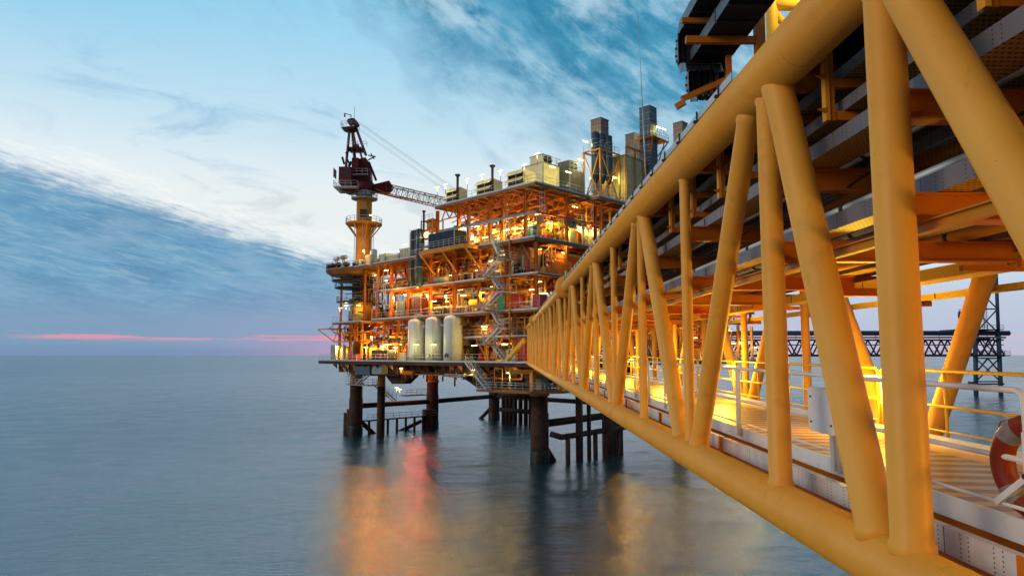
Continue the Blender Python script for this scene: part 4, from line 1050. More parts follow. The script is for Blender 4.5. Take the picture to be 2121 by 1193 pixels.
# scaffold like frame with yellow machinery on the left of the hall
fr = thing('access_tower', 'yellow lit open steel frame with a tall capped pipe, left of the roof', 'frame', PF, (1, 24, Z4))
ua, ubb = Uf(898, 19, 1), Uf(874, 19, 1)
for u in (ua, ubb):
    for v in (.8, 3): MB().bar((v, u, Z4), (v, u, 23), .18, .18, (0, 1, 0)).build('post', M['ochre'], fr)
for z_ in (18.4, 19.8, 21.2, 22.8): MB().box(.7, 3.1, ua, ubb, z_-.05, z_).build('platform', M['ochre'], fr); MB().rail([(.8, ua, z_), (.8, ubb, z_)], 1, .03, 1).build('railing', M['galv'], fr)
p = Fp(878, 437, .4); MB().tube([(.4, p[1], Z4+1), (.4, p[1], p[2]-.3)], .17, 10).build('flue', M['rust'], fr)
MB().lathe((.4, p[1], p[2]), [(.17, -.3), (.32, -.12), (.32, .0), (.1, .1)], 12).build('flue_cap', M['dark'], fr)
p = Fp(890, 458, 1.5); MB().box(1.5, 3, p[1]-.8, p[1]+.8, 21.3, 23.2).build('fan_box', M['ochre'], fr)
strip_lamp((.6, (ua+ubb)/2, 20.6), 'strip light inside the yellow access frame left of the roof', None, 350, PALE)

# ---- roof equipment
def hood(px0, px1, pyt, pyb, v, dv, lab, mat='cream'):
    a = Fp(px0, (pyt+pyb)/2, v); b_ = Fp(px1, (pyt+pyb)/2, v); zt = Fp((px0+px1)/2, pyt, v)[2]
    u0, u1 = sorted((a[1], b_[1])); z0 = Z5+.15
    t_ = thing('ventilation_hood', lab, 'vent', PF, (v+dv/2, (u0+u1)/2, z0), 'louvred ventilation hoods on the roof')
    MB().prism([(v+.5, u0, z0), (v+dv, u0, z0), (v+dv, u0, zt-.25), (v+.5, u0, zt)], (0, u1-u0, 0)).build('casing', M[mat], t_)
    n = 3; h = (zt-z0)
    for k in range(n):
        z_ = z0+h*(k+.95)/n
        MB().prism([(v+.52, u0-.05, z_), (v-.35, u0-.05, z_-h*.26), (v-.35, u0-.05, z_-h*.26-.05), (v+.52, u0-.05, z_-.05)], (0, u1-u0+.1, 0)).build('louvre', M[mat], t_)
    MB().box(v+.4, v+.49, u0+.1, u1-.1, z0+.1, zt-.2).build('grille', M['dark'], t_)
    mb = MB()
    for u in (u0+.1, (u0+u1)/2, u1-.1): mb.bar((v+.35, u, z0), (v+.35, u, zt-.2), .1, .1, (0, 1, 0))
    mb.build('mullion', M['cream'], t_)
    MB().box(v+.3, v+dv, u0, u1, Z5, z0).build('plinth', M['grey'], t_)
hood(921, 947, 389, 413, 1.2, 2.2, 'leftmost louvred hood on the roof, above the crane boom end')
hood(984, 1016, 372, 399, 1.2, 2.6, 'middle louvred hood on the roof between two lamp posts')
hood(1048, 1082, 352, 384, 1.2, 3.0, 'rightmost louvred hood near the roof corner')
for k, (cx_, yt, lab) in enumerate(((948, 362, 'capped flue pipe between the first and second roof hoods'), (1020, 343, 'taller capped flue pipe right of the middle roof hood'))):
    p = Fp(cx_, yt, -.1)
    t_ = thing('flue_pipe', lab, 'pipe', PF, (-.1, p[1], Z5-.4), 'capped flue pipes at the roof edge')
    MB().tube([(-.1, p[1], Z5-.4), (-.1, p[1], p[2]-.35)], .2, 12).build('pipe', M['rust'], t_)
    MB().lathe((-.1, p[1], p[2]), [(.2, -.4), (.42, -.18), (.46, 0), (.1, .12)], 16).build('cap', M['dark'], t_)
def gbox(px_, pyt, u, w_, dp, z0, mat, name, label, cat, group=None):
    """box whose near corner shows at column px_; w_ along the right face, dp along u"""
    p = Gp(px_, pyt, u)
    t_ = thing(name, label, cat, PF, (p[0]+w_/2, u+dp/2, z0))
    MB().box(p[0], p[0]+w_, u, u+dp, z0, p[2]).build('casing', M[mat], t_)
    mb = MB()
    for vv in (p[0], p[0]+w_):
        for uu in (u, u+dp): mb.bar((vv, uu, z0), (vv, uu, p[2]+.05), .12, .12, (0, 1, 0))
    for uu in (u, u+dp): mb.bar((p[0]-.05, uu, p[2]), (p[0]+w_+.05, uu, p[2]), .14, .14)
    for vv in (p[0], p[0]+w_): mb.bar((vv, u-.05, p[2]), (vv, u+dp+.05, p[2]), .14, .14)
    mb.build('corner_trim', M['grey'], t_)
    return t_, p
# turbine intake housings
def intake(px_, pyt, pyt2, u, w_, dp, lab, mat):
    t_, p = gbox(px_, pyt2, u, w_, dp, Z5+.05, mat, 'intake_housing', lab, 'machine')
    v, zt = p[0], p[2]; h2 = Gp(px_, pyt, u)[2]
    MB().box(v+.3, v+w_*.6, u+.3, u+dp*.7, zt+.02, h2).build('upper_box', M[mat], t_)
    for k in range(2): MB().lathe((v+.3+(w_*.6-.3)*(.28+.46*k), u+.28, (zt+h2)/2), [((h2-zt)*.36, 0), ((h2-zt)*.36, -.12), ((h2-zt)*.2, -.1)], 16, (0, 1, 0)).build('fan', M['dark'], t_)
    MB().box(v+.25, v+w_*.62, u+.25, u+dp*.72, h2, h2+.08).build('lid', M['dark'], t_)
    mb = MB()
    for k in range(5):
        a = v + w_*k/5; mb.bar((a, u-.12, Z5+.2), (a, u-.12, Z5+1.7), .14, .1, (0, 1, 0)); mb.bar((a, u-.12, Z5+1.7), (a+w_/5, u-.12, Z5+.2), .14, .1, (0, 1, 0))
    mb.build('bracing', M['dark'], t_)  # dark zigzag bars across the foot of the housing
    MB().rail([(v-.3, u-.3, zt), (v+w_, u-.3, zt), (v+w_, u+dp, zt)], 1.1, .035, 1.0).build('railing', M['galv'], t_)
    return t_
intake(1125, 318, 336, 5.0, 3.8, 4.5, 'left turbine intake housing, lit yellow, at the roof corner', 'cream')
intake(1180, 331, 350, 4.0, 3.6, 4.0, 'right turbine intake housing next to the first exhaust stack', 'panel_grey')
# exhaust stacks
def stack(px_, yt, yb, Y, s_, mat, lab):
    """square duct; px_ = centre column, Y = depth from the camera"""
    p = at_y(px_, yt, Y); l_ = PF.l(p + Vector((0, 0, EYE))); zb = Z5-.3
    t_ = thing('exhaust_stack', lab, 'chimney', PF, (l_.x, l_.y, zb))
    MB().box(l_.x-s_/2, l_.x+s_/2, l_.y-s_/2, l_.y+s_/2, zb, l_.z).build('duct', M[mat], t_)
    mb = MB(); n = max(2, int((l_.z-zb)/1.15))
    for k in range(n+1):
        z_ = zb+(l_.z-zb)*k/n
        for a, b_ in (((-1, -1), (1, -1)), ((-1, -1), (-1, 1)), ((1, -1), (1, 1)), ((-1, 1), (1, 1))):
            mb.bar((l_.x+a[0]*s_*.51, l_.y+a[1]*s_*.51, z_), (l_.x+b_[0]*s_*.51, l_.y+b_[1]*s_*.51, z_), .08, .10)
    mb.build('stiffener', M['grey'], t_)
    MB().box(l_.x-s_/2-.08, l_.x+s_/2+.08, l_.y-s_/2-.08, l_.y+s_/2+.08, l_.z, l_.z+.14).build('rim', M['dark'], t_)
    return t_, l_, zb
t_, l_, zb = stack(1242, 251, 288, 112, 2.15, 'panel_brown', 'brown square exhaust stack standing behind three blue grey silencers')
for k, (cx_, yt, yb, lab) in enumerate(((1233, 275, 366, 'left of the three blue grey silencer cylinders'), (1247, 279, 368, 'middle of the three blue grey silencer cylinders'), (1260, 283, 370, 'right of the three blue grey silencer cylinders'))):
    Y = 109; a = at_y(cx_, yt, Y); L_ = PF.l(a + Vector((0, 0, EYE))); z0_ = at_y(cx_, yb, Y).z; r_ = .66
    t2 = thing('silencer', lab, 'cylinder', PF, (L_.x, L_.y, z0_), 'blue grey silencer cylinders')
    MB().lathe((L_.x, L_.y, 0), [(.2, z0_-1.1), (r_, z0_), (r_, L_.z-.15), (r_*.9, L_.z), (r_*.88, L_.z-.1)], 24).build('shell', M['bluegrey'], t2)
    mb = MB()
    for z_ in (z0_+.3, (z0_+L_.z)/2, L_.z-1.2): mb.lathe((L_.x, L_.y, z_), [(r_, -.06), (r_+.06, -.06), (r_+.06, .06), (r_, .06)], 24)
    mb.build('band', M['grey'], t2)
# steel frame round the silencers
c_ = PF.l(at_y(1247, 330, 109) + Vector((0, 0, EYE))); ft = thing('braced_scaffold', 'orange braced steel frame holding the blue grey silencers', 'frame', PF, (c_.x, c_.y, Z5))
zt_ = at_y(1247, 319, 109).z; W_ = 2.6
crn = [(c_.x-W_, c_.y-1.6), (c_.x+W_, c_.y-1.6), (c_.x+W_, c_.y+1.8), (c_.x-W_, c_.y+1.8)]
for k in range(4):
    a, b_ = crn[k], crn[(k+1) % 4]
    MB().bar((*a, Z5), (*a, zt_+.1), .24, .24, (0, 1, 0)).build('post', M['ochre'], ft)
    MB().bar((*a, zt_), (*b_, zt_), .2, .24).build('ring_beam', M['ochre'], ft)
    MB().bar((*a, Z5+.1), (*b_, zt_-.1), .15, .15).build('brace', M['ochre'], ft); MB().bar((*b_, Z5+.1), (*a, zt_-.1), .15, .15).build('brace', M['ochre'], ft)
MB().rail([(*crn[3], zt_), (*crn[0], zt_), (*crn[1], zt_)], 1.1, .035, 1.2).build('railing', M['galv'], ft)
stack(1311, 281, 345, 124, 2.05, 'panel_brown', 'shorter brown square stack left of the tallest one')
stack(1409, 257, 330, 134, 2.1, 'panel_brown', 'brown square stack rising just above the big yellow tube')
t_, l_, zb = stack(1342, 226, 352, 117, 2.2, 'panel_blue', 'tallest square exhaust stack with a lit platform round it')
zp = at_y(1342, 291, 117).z
MB().box(l_.x-2.0, l_.x+3.2, l_.y-2.2, l_.y+1.8, zp-.12, zp).build('platform', M['orange'], t_)
MB().rail([(l_.x-1.95, l_.y+1.8, zp), (l_.x-1.95, l_.y-2.15, zp), (l_.x+3.15, l_.y-2.15, zp), (l_.x+3.15, l_.y+1.8, zp)], 1.1, .035, 1.0).build('railing', M['galv'], t_)
for a, b_ in (((l_.x+3.1, l_.y-2.1, zp-.1), (l_.x+1.1, l_.y-1.1, zp-3)), ((l_.x-1.9, l_.y-2.1, zp-.1), (l_.x-1.1, l_.y-1.1, zp-3)), ((l_.x+3.1, l_.y+.5, zp-.1), (l_.x+1.1, l_.y+.3, zp-3.6)), ((l_.x+2.0, l_.y-2.1, zp-.1), (l_.x+1.1, l_.y-1.1, zp-4.5))):
    MB().bar(a, b_, .2, .2).build('strut', M['orange'], t_)
strip_lamp((l_.x+.8, l_.y-1.6, zp+2.2), 'strip light glowing on the side of the tallest stack', None, 420, PALE, axis='v')
# turbine hall behind the mast
c0 = PF.l(at_y(1316, 336, 116)+Vector((0, 0, EYE)))
tb_ = thing('turbine_enclosure', 'large cream panelled enclosure behind the mast, lit yellow', 'building', PF, (c0.x-2, c0.y, Z5))
MB().box(c0.x-4.6, c0.x+1.5, c0.y-1, c0.y+3, Z5, c0.z).build('wall', M['panel_cream'], tb_)
MB().box(c0.x-4.8, c0.x+1.7, c0.y-1.2, c0.y+3.2, c0.z, c0.z+.15).build('roof', M['grey'], tb_)
for vv in (-4.6, -2, .6): MB().bar((c0.x+vv, c0.y-1.3, Z5), (c0.x+vv, c0.y-1.3, c0.z+1.6), .22, .22, (0, 1, 0)).build('post', M['ochre'], tb_)
MB().bar((c0.x-4.6, c0.y-1.3, c0.z+1.5), (c0.x+1.2, c0.y-1.3, c0.z+1.5), .22, .3).build('beam', M['orange'], tb_)
MB().rail([(c0.x-4.6, c0.y-2.6, Z5), (c0.x+1.5, c0.y-2.6, Z5)], 1.1, .035, 1.2).build('railing', M['galv'], tb_)
d_roofr = deckmod('roof level walkway under the stacks at the right', Z5-.2, 12, 62, -2.2, 14, .5, True, 'r', 3.0)
cols(d_roofr, Z4, Z5-.7, (-1, 6), (14, 20, 27, 34, 41), .4, 'orange'); piping_r(d_roofr, Z4+1, Z5-1, 13, 44, -.5, 5, 50, 31)
# slender mast
a = at_y(1338, 372, 106); b_ = at_y(1321, 22, 106)
la, lb = PF.l(a+Vector((0, 0, EYE))), PF.l(b_+Vector((0, 0, EYE)))
t_ = thing('radio_mast', 'very tall thin whip mast standing left of the tallest stack', 'mast', PF, tuple(la))
MB().tube([la, la.lerp(lb, .42)], .13, 8).build('lower_tube', M['galv'], t_)
MB().tube([la.lerp(lb, .42), la.lerp(lb, .72), lb], [.075, .05, .03], 6).build('whip', M['galv'], t_)
# twin air ducts on the right face
p = Gp(1172, 458, 1.0)
t_ = thing('air_duct', 'pair of round yellow ducts with dark fan mouths under the roof', 'duct', PF, (p[0], 1, p[2]-1))
for k in (0, 1):
    c = (p[0]+.2+1.5*k, 1.0, p[2])
    MB().lathe(c, [(.72, 0), (.72, 4.2), (.5, 4.8)], 24, (0, 1, 0)).build('barrel', M['yellow'], t_)
    MB().lathe((c[0], .98, c[2]), [(.66, 0), (.2, -.02), (.2, -.12)], 20, (0, 1, 0)).build('fan', M['dark'], t_)
    MB().lathe((c[0], 1.0, c[2]), [(.70, -.1), (.80, -.1), (.80, .06), (.70, .06)], 24, (0, 1, 0)).build('rim', M['grey'], t_)
MB().box(p[0]-.6, p[0]+2.4, .6, 5, p[2]-.95, p[2]-.8).build('support', M['ochre'], t_)
# ladders on the right face and the hall
def ladder(px_, y0, y1, u, lab, face='G', cage=True):
    a = Gp(px_, y0, u) if face == 'G' else Fp(px_, y0, u); b_ = Gp(px_, y1, u) if face == 'G' else Fp(px_, y1, u)
    z0, z1 = min(a[2], b_[2]), max(a[2], b_[2]); v, uu = a[0], a[1]
    t_ = thing('ladder', lab, 'ladder', PF, (v, uu, z0))
    dx = Vector((.28, 0, 0)) if face == 'G' else Vector((0, .28, 0)); P_ = Vector((v, uu, 0)); out_ = Vector((0, -.7, 0)) if face == 'G' else Vector((-.7, 0, 0))
    mb = MB()
    for s_ in (-1, 1): mb.tube([P_+dx*s_+Vector((0, 0, z0)), P_+dx*s_+Vector((0, 0, z1))], .045, 4)
    mb.build('stile', M['galv'], t_); mb = MB(); z = z0+.3
    while z < z1: mb.tube([P_-dx+Vector((0, 0, z)), P_+dx+Vector((0, 0, z))], .03, 4); z += .35
    mb.build('rung', M['galv'], t_)
    if cage:
        mb = MB(); z = z0+2.2
        while z < z1:
            mb.tube([P_-dx+Vector((0, 0, z)), P_-dx*1.3+out_*.6+Vector((0, 0, z)), P_+out_+Vector((0, 0, z)), P_+dx*1.3+out_*.6+Vector((0, 0, z)), P_+dx+Vector((0, 0, z))], .03, 4); z += .9
        for q in (-dx*1.3+out_*.6, out_, dx*1.3+out_*.6): mb.tube([P_+q+Vector((0, 0, z0+2.2)), P_+q+Vector((0, 0, z1))], .025, 4)
        mb.build('cage', M['galv'], t_)
ladder(1120, 390, 493, .6, 'white caged ladder at the corner of the open hall')
ladder(1226, 372, 455, .2, 'white caged ladder hanging below the roof at the right')
ladder(1051, 420, 490, 1.6, 'caged ladder inside the open hall, left of the corner', 'F')
ladder(1320, 283, 360, 4.0, 'caged ladder climbing beside the tallest stack')
ladder(781, 572, 650, .2, 'long ladder between crane deck and second deck on the left', 'F')
ladder(797, 572, 650, .2, 'long ladder just right of a similar one on the left', 'F')

# ---- stairs
def flight(t_, a, b_, wv, w_=1.0):
    """a, b_: ends of the outer stringer; wv: unit vector across"""
    a, b_, wv = Vector(a), Vector(b_), Vector(wv)
    for k in (0, 1): MB().bar(a+wv*w_*k, b_+wv*w_*k, .07, .26).build('stringer', M['galv'], t_)
    n = max(3, int(abs(b_.z-a.z)/.24)); mb = MB()
    for k in range(n+1):
        p = a.lerp(b_, k/n); d = (b_-a); d.z = 0; d.normalize()
        mb.quadbox(p-d*.13-Vector((0, 0, .02)), d*.26, wv*w_, (0, 0, .04))
    mb.build('treads', M['grey'], t_)
    for k in (0, 1):
        mb = MB(); q0, q1 = a+wv*w_*k, b_+wv*w_*k; m_ = max(2, int((b_-a).length/1.4))
        for i in range(m_+1): p = q0.lerp(q1, i/m_); mb.tube([p, p+Vector((0, 0, 1.05))], .03, 4)
        for h in (.55, 1.05): mb.tube([q0+Vector((0, 0, h)), q1+Vector((0, 0, h))], .035, 5)
        mb.build('handrail', M['galv'], t_)
def landing(t_, pts, z, w_=1.2):
    v0, v1, u0, u1 = pts
    MB().box(v0, v1, u0, u1, z-.16, z).build('landing', M['grey'], t_)
    MB().rail([(v1, u0, z), (v0, u0, z), (v0, u1, z), (v1, u1, z)], 1.05, .032, 1.1).build('handrail', M['galv'], t_)
st = thing('stair_tower', 'zigzag steel stairs climbing the platform front from lowest deck to hall', 'stairs', PF, (-1.6, 8, ZM))
fl = [((1043, 747), (1016, 713)), ((1001, 711), (1032, 678)), ((1033, 673), (1016, 643)), ((998, 640), (1031, 605)), ((1033, 599), (1016, 575)), ((1001, 572), (1031, 536)), ((1033, 531), (1017, 496))]
for k, (a, b_) in enumerate(fl):
    v = -1.3 if k % 2 == 0 else -2.5
    pa, pb = Fp(*a, v), Fp(*b_, v)
    flight(st, pa, pb, (1, 0, 0), 1.0)
    if k < len(fl)-1:
        zt = pb[2]; left = k % 2 == 0
        uu = sorted((pb[1], pb[1] + (1.7 if left else -1.4)))
        landing(st, (-2.6, -.2, uu[0]-.1, uu[1]), zt)
for u in (Uf(1000, 10, -2.5), Uf(1033, 10, -2.5)):
    MB().bar((-.3, u, ZM), (-.3, u, Z4), .18, .18, (0, 1, 0)).build('post', M['ochre'], st)
for z_, (a, b_) in zip((4, 9.5, 14.5), ((1000, 1033),)*3):
    MB().bar((-.3, Uf(a, z_, -.3), z_-1.5), (-.3, Uf(b_, z_, -.3), z_+1.5), .14, .14).build('brace', M['ochre'], st)
s2 = thing('lower_stair', 'steel stair dropping from the lowest deck to the octagonal leg walkway', 'stairs', PF, (-2, 9, -5.5))
flight(s2, Fp(974, 751, -1.6), Fp(1017, 806, -1.6), (-1, 0, 0), 1.0)
# octagonal walkway round the near leg
zo = Fp(1017, 806, -1.6)[2]; oc = thing('leg_walkway', 'railed walkway around the near yellow leg top below the bridge end', 'walkway', PF, (3, 3, zo))
pl_ = [(-2.8, 9.2), (-2.8, 4.0), (-1.8, -.6), (1.5, -3.0), (7, -3.0), (7, 9.2)]
MB().prism([(a, b_, zo-.35) for a, b_ in pl_], (0, 0, .35)).build('deck_plate', M['brown'], oc)
MB().rail([(a, b_, zo) for a, b_ in pl_[:5]], 1.1, .035, 1.1, (.35, .7)).build('railing', M['galv'], oc)
piping(oc, zo, ZM-.9, -1, 8, 1.5, 6, 16, 41)
mb = MB(); mb.rail([(-2.4, 5.8, zo), (-2.4, 4.2, zo)], 3.0, .07, 1.6); mb.build('gate_frame', M['ochre'], oc)
add_streak_spot(strip_lamp((-1.9, 3.2, zo+2.4), 'strip light under the bridge end by the near leg', None, 420, WARM, post=2.4), (-1.9, 3.2, zo+2.4), 1500, PALE)
add_streak_spot(strip_lamp((22, -.9, ZM+2.2), 'added strip light hidden behind the bridge, for a golden streak on the sea', None, 420, WARM, axis='v', post=2.2), (22, -.9, ZM+2.2), 1700, PALE)  # unseen lamp, added for the golden reflection below the bridge
for u_, l_ in ((46, 'left'), (33, 'middle'), (14, 'right')):
    strip_lamp((.8, u_, ZM-1.3), 'strip light under the lowest deck edge, the %s one' % l_, 'strip lights under the lowest deck', 420, WARM)
# big yellow brace at the bridge end
t_ = thing('bridge_landing_brace', 'thick yellow diagonal strut beside the bridge end', 'strut', PF, Fp(1050, 745, -.8))
MB().bar(Fp(1048, 748, -1.2), Fp(1088, 702, -1.2), .5, .5).build('strut', M['yellow'], t_)
MB().bar(Fp(1048, 748, -1.2), Fp(1085, 775, -1.2), .4, .4).build('lower_strut', M['ochre'], t_)
bs = thing('bridge_support', 'heavy orange frame on which the far end of the bridge rests', 'support frame', PF, (-1, -2, -3))
for a, b_ in (((-1.8, -3.8, -2.3), (3.6, 1.6, -2.3)), ((-1.2, -.5, -2.3), (-1.2, -.5, -5)), ((2.5, -3.2, -2.3), (2.5, -3.2, -5)), ((-3.2, 2.0, -2.3), (2.0, -3.2, -2.3))):
    MB().bar(a, b_, .6, .6).build('beam', M['ochre'], bs)

# ---- below the lowest deck: girders, haunches, legs, jacket
sub = thing('deck_substructure', 'dark girders and haunched brackets below the lowest deck', 'girders', PF, (10, 25, -3))
for v in (1.0, 4.5, 23): MB().ibeam((v, -.3, ZM-1.5), (v, UL-2, ZM-1.5), .6, 1.6, .1).build('main_girder', M['rust'], sub)
for u in (3, 10, 17, 24, 31, 38, 45, 52): MB().ibeam((0, u, ZM-1.2), (30, u, ZM-1.2), .5, 1.1, .1).build('cross_girder', M['rust'], sub)
def haunch(px0, px1, pxa, pxb, yt, yb, v):
    a = [Fp(px0, yt, v), Fp(px1, yt, v), Fp(pxb, yb, v), Fp(pxa, yb, v)]
    MB().prism(a, (1.6, 0, 0)).build('haunch', M['rust'], sub)
piping(sub, -3.9, -1.9, 1, 52, -.6, 3, 60, 61, ('ochre', 'orange', 'rust', 'galv', 'brown'))
for k in range(26):
    u = 1+2.05*k; MB().prism([(-1.2, u, -1.75), (-.2, u, -1.75), (-.2, u, -2.6)], (0, .12, 0)).build('bracket', M['brown'], sub)
haunch(786, 868, 812, 836, 762, 795, 3.0); haunch(930, 1016, 990, 1012, 762, 804, 3.0); haunch(735, 800, 735, 745, 762, 778, 3.0)
haunch(1000, 1092, 1016, 1092, 770, 812, 7.0)
for px_, yb in ((917, 790), (942, 800), (884, 790)): p = Fp(px_, yb, 12); MB().tube([(12, p[1], ZM-1), (12, p[1], p[2])], .15, 8).build('hanging_pipe', M['rust'], sub)
MB().box(-.6, 2.0, Uf(766, -3, -.6), Uf(735, -3, -.6), -3.6, -2.0).build('pipe_box', M['panel_blue'], sub)
MB().box(-.4, 2.0, Uf(790, -3, -.4), Uf(770, -3, -.4), -3.4, -1.8).build('pipe_box', M['grey'], sub)
LEGN = {(3, 4): 'near leg with yellow collar below the end of the bridge', (52, 4): 'leftmost big leg of the platform', (52, 23): 'big leg lit red orange in the middle below the deck', (55.8, 45): 'distant big leg in the middle with a raking brace', (4.2, 23): 'big leg on the right, behind the lower bridge tube', (4.2, 44): 'farthest leg on the right behind the bridge'}
for (u, v), lab in LEGN.items():
    t_ = thing('tubular_pile', lab, 'pile', PF, (v, u, -17), 'big tubular platform legs')
    MB().lathe((v, u, 0), [(1.32, -18), (1.32, -8.5), (1.22, -8.3), (1.22, -5.6)], 32).build('lower_leg', M['rust'], t_)
    MB().lathe((v, u, 0), [(1.33, -17), (1.40, -16), (1.42, -14.6), (1.37, -13.9), (1.33, -13.6)], 32).build('marine_growth', M['growth'], t_)
    MB().lathe((v, u, 0), [(1.20, -5.6), (1.20, ZM-.8)], 32).build('upper_leg', M['ochre'], t_)
    MB().lathe((v, u, 0), [(1.25, -5.9), (1.45, -5.9), (1.45, -5.5), (1.25, -5.5)], 32).build('collar', M['ochre'], t_)
jk = thing('jacket_bracing', 'dark horizontal and raking tubes joining the platform legs above the water', 'bracing', PF, (12, 27, -12))
def tb2(a, b_, r_, mat='rust', nm='brace', root=jk): MB().tube([a, b_], r_, 14).build(nm, M[mat], root)
tb2((4, 52, -10), (23, 52, -10), .5); tb2((23, 52, -10), (45, 55.8, -10), .5); tb2((4, 3, -10), (23, 4.2, -9.9), .55); tb2((23, 4.2, -10), (44, 4.2, -10), .5)
tb2((4, 52, -12), (12, 52, -19), .45); tb2((45, 55.8, -12), (42, 61, -18), .45); tb2((4, 3, -12), (9.5, 3.2, -18.5), .5); tb2((45, 4.2, -10), (45, 55.8, -10), .5)
tb2((4, 52, -19), (20, 52, -14), .4)
cd_ = thing('conductor_row', 'row of dark conductor pipes standing in the water behind the near leg', 'pipes', PF, (40, 35, -17))
for px_ in (1043, 1050, 1058, 1067, 1078, 1089, 1099): u = Uf(px_, -11, 42); tb2((42, u, -17), (42, u, -6), .5, 'rust', 'conductor', cd_)
ua, ubb = Uf(1102, -10, 41.3), Uf(1036, -10, 41.3)
for z_ in (-12.6, -9.0): tb2((41.3, ua, z_), (41.3, ubb, z_), .5, 'rust', 'guide', cd_)
tb2((41.3, ua, -7), (41.3, ubb, -7), 1.0, 'rust', 'guide', cd_)
bl2 = thing('boat_landing', 'dark boat landing with fender piles right of the near leg', 'landing stage', PF, (14, 1, -15))
for px_, r_, zt_ in ((1176, .36, -11.5), (1200, .55, -5), (1220, .32, -5), (1233, .36, -11.4), (1259, .9, -6), (1272, .4, -8), (1286, .36, -11.4)): v = Gp(px_, 900, .2)[0]; MB().tube([(v, .2, -18), (v, .2, zt_)], r_, 12).build('fender_pile', M['rust'], bl2)
MB().tube([(4.6, 1.4, -11.3), (6, .6, -11.8), (9, .2, -11.7), (28.5, .2, -11.3)], .42, 12).build('fender_rail', M['rust'], bl2)
MB().tube([(13.6, .2, -8), (28.5, .2, -8)], .3, 10).build('fender_rail', M['rust'], bl2)
bl3 = thing('landing_walkway', 'low railed walkway with short piles beside the leftmost leg', 'walkway', PF, (12, 52, -12))
MB().box(5, 22, 49.6, 51, -12.9, -12.7).build('deck_plate', M['dark'], bl3); MB().rail([(5, 49.6, -12.7), (22, 49.6, -12.7)], 1.1, .04, 1.6).build('railing', M['galv'], bl3)
for k in range(8): MB().tube([(6+2.2*k, 50.3, -17), (6+2.2*k, 50.3, -12.8)], .25, 8).build('pile', M['rust'], bl3)
MB().lathe((20.5, 50.5, -18), [(1.1, 0), (1.1, 6.5)], 16).build('bumper', M['rust'], bl3)
MB().box(14, 19, 49, 51, -8.4, -8.2).build('deck_plate', M['dark'], bl3); MB().rail([(14, 49, -8.2), (19, 49, -8.2)], 1.1, .04, 1.2).build('railing', M['galv'], bl3)
fn = thing('fender_piles', 'two dark fender piles hung by chain left of the leftmost leg', 'fender', PF, (1, 55, -16))
for a, r_ in ((718, .6), (726, .75)):
    p = Fp(a, 860, 3.5); MB().tube([(3.5, p[1], -18), (3.5, p[1], -11.4 if a == 718 else -10.6)], r_, 14).build('pile', M['rust'], fn)
p = Fp(726, 850, 3.5); MB().tube([(3.5, p[1], -10.6), (3.5, p[1], -5)], .06, 5).build('chain', M['dark'], fn)
tb2((3.5, p[1], -13), (4, 52, -13), .4, 'rust', 'arm', fn)
cp = thing('riser_pipe', 'slimmer yellow topped pipe right of the leftmost leg', 'pipe', PF, (6, 46, -17))
p = Fp(790, 800, 6); MB().tube([(6, p[1], -18), (6, p[1], -6)], .78, 16).build('lower_tube', M['rust'], cp); MB().tube([(6, p[1], -6), (6, p[1], ZM-.8)], .76, 16).build('upper_tube', M['ochre'], cp)
s3 = thing('jacket_stair', 'stair hanging below the lowest deck down to the low walkway at left', 'stairs', PF, (6, 48, -6))
flight(s3, Fp(703, 750, .5), Fp(722, 778, .5), (1, 0, 0), .9); flight(s3, Fp(756, 778, 2.5), Fp(735, 797, 2.5), (1, 0, 0), .9); flight(s3, Fp(772, 796, 6.8), Fp(813, 830, 6.8), (1, 0, 0), .9)
landing(s3, (1.2, 3.2, Uf(762, -6, 1.2), Uf(716, -6, 1.2)), -5.6)
MB().box(1.2, 3.2, Uf(735, -4, 1.2), Uf(716, -4, 1.2), -4.25, -4.1).build('landing', M['grey'], s3)
# left overhanging boom-like platform at y=660-700
ov = thing('overhang_gallery', 'open truss gallery with a long beak sticking out at the far left', 'gallery', PF, (1, 54, 4))
u0, u1 = Uf(740, 4, .5), Uf(691, 4, .5); ub = Uf(660, 5, .5)
for v in (.5, 3.5):
    for z_ in (2.6, 4.3, 6.0): MB().bar((v, u0-4, z_), (v, u1, z_), .18, .2).build('chord', M['orange'], ov)
    for k in range(4):
        a, b_ = u0+(u1-u0)*k/4, u0+(u1-u0)*(k+1)/4
        MB().bar((v, a, 2.6), (v, a, 6), .15, .15, (0, 1, 0)).build('post', M['orange'], ov); MB().bar((v, a, 6 if k % 2 else 2.6), (v, b_, 2.6 if k % 2 else 6), .13, .13).build('brace', M['orange'], ov)
    MB().bar((v, u1, 5.2), (v, ub, 5.2), .2, .22).build('beak', M['ochre'], ov); MB().bar((v, ub+.3, 5.2), (v, u1, 2.7), .14, .14).build('beak', M['ochre'], ov); MB().bar((v, u1-1, 6.3), (v, u1+1.6, 5.3), .12, .12).build('beak', M['ochre'], ov)
for k in range(5): MB().bar((.5, u1+(ub-u1)*k/5, 5.2), (3.5, u1+(ub-u1)*k/5, 5.2), .12, .12).build('rung', M['ochre'], ov)
piping(ov, 2.6, 6, u0-5, u1-1, 1, 4, 14, 51, ('rust', 'orange', 'galv'))
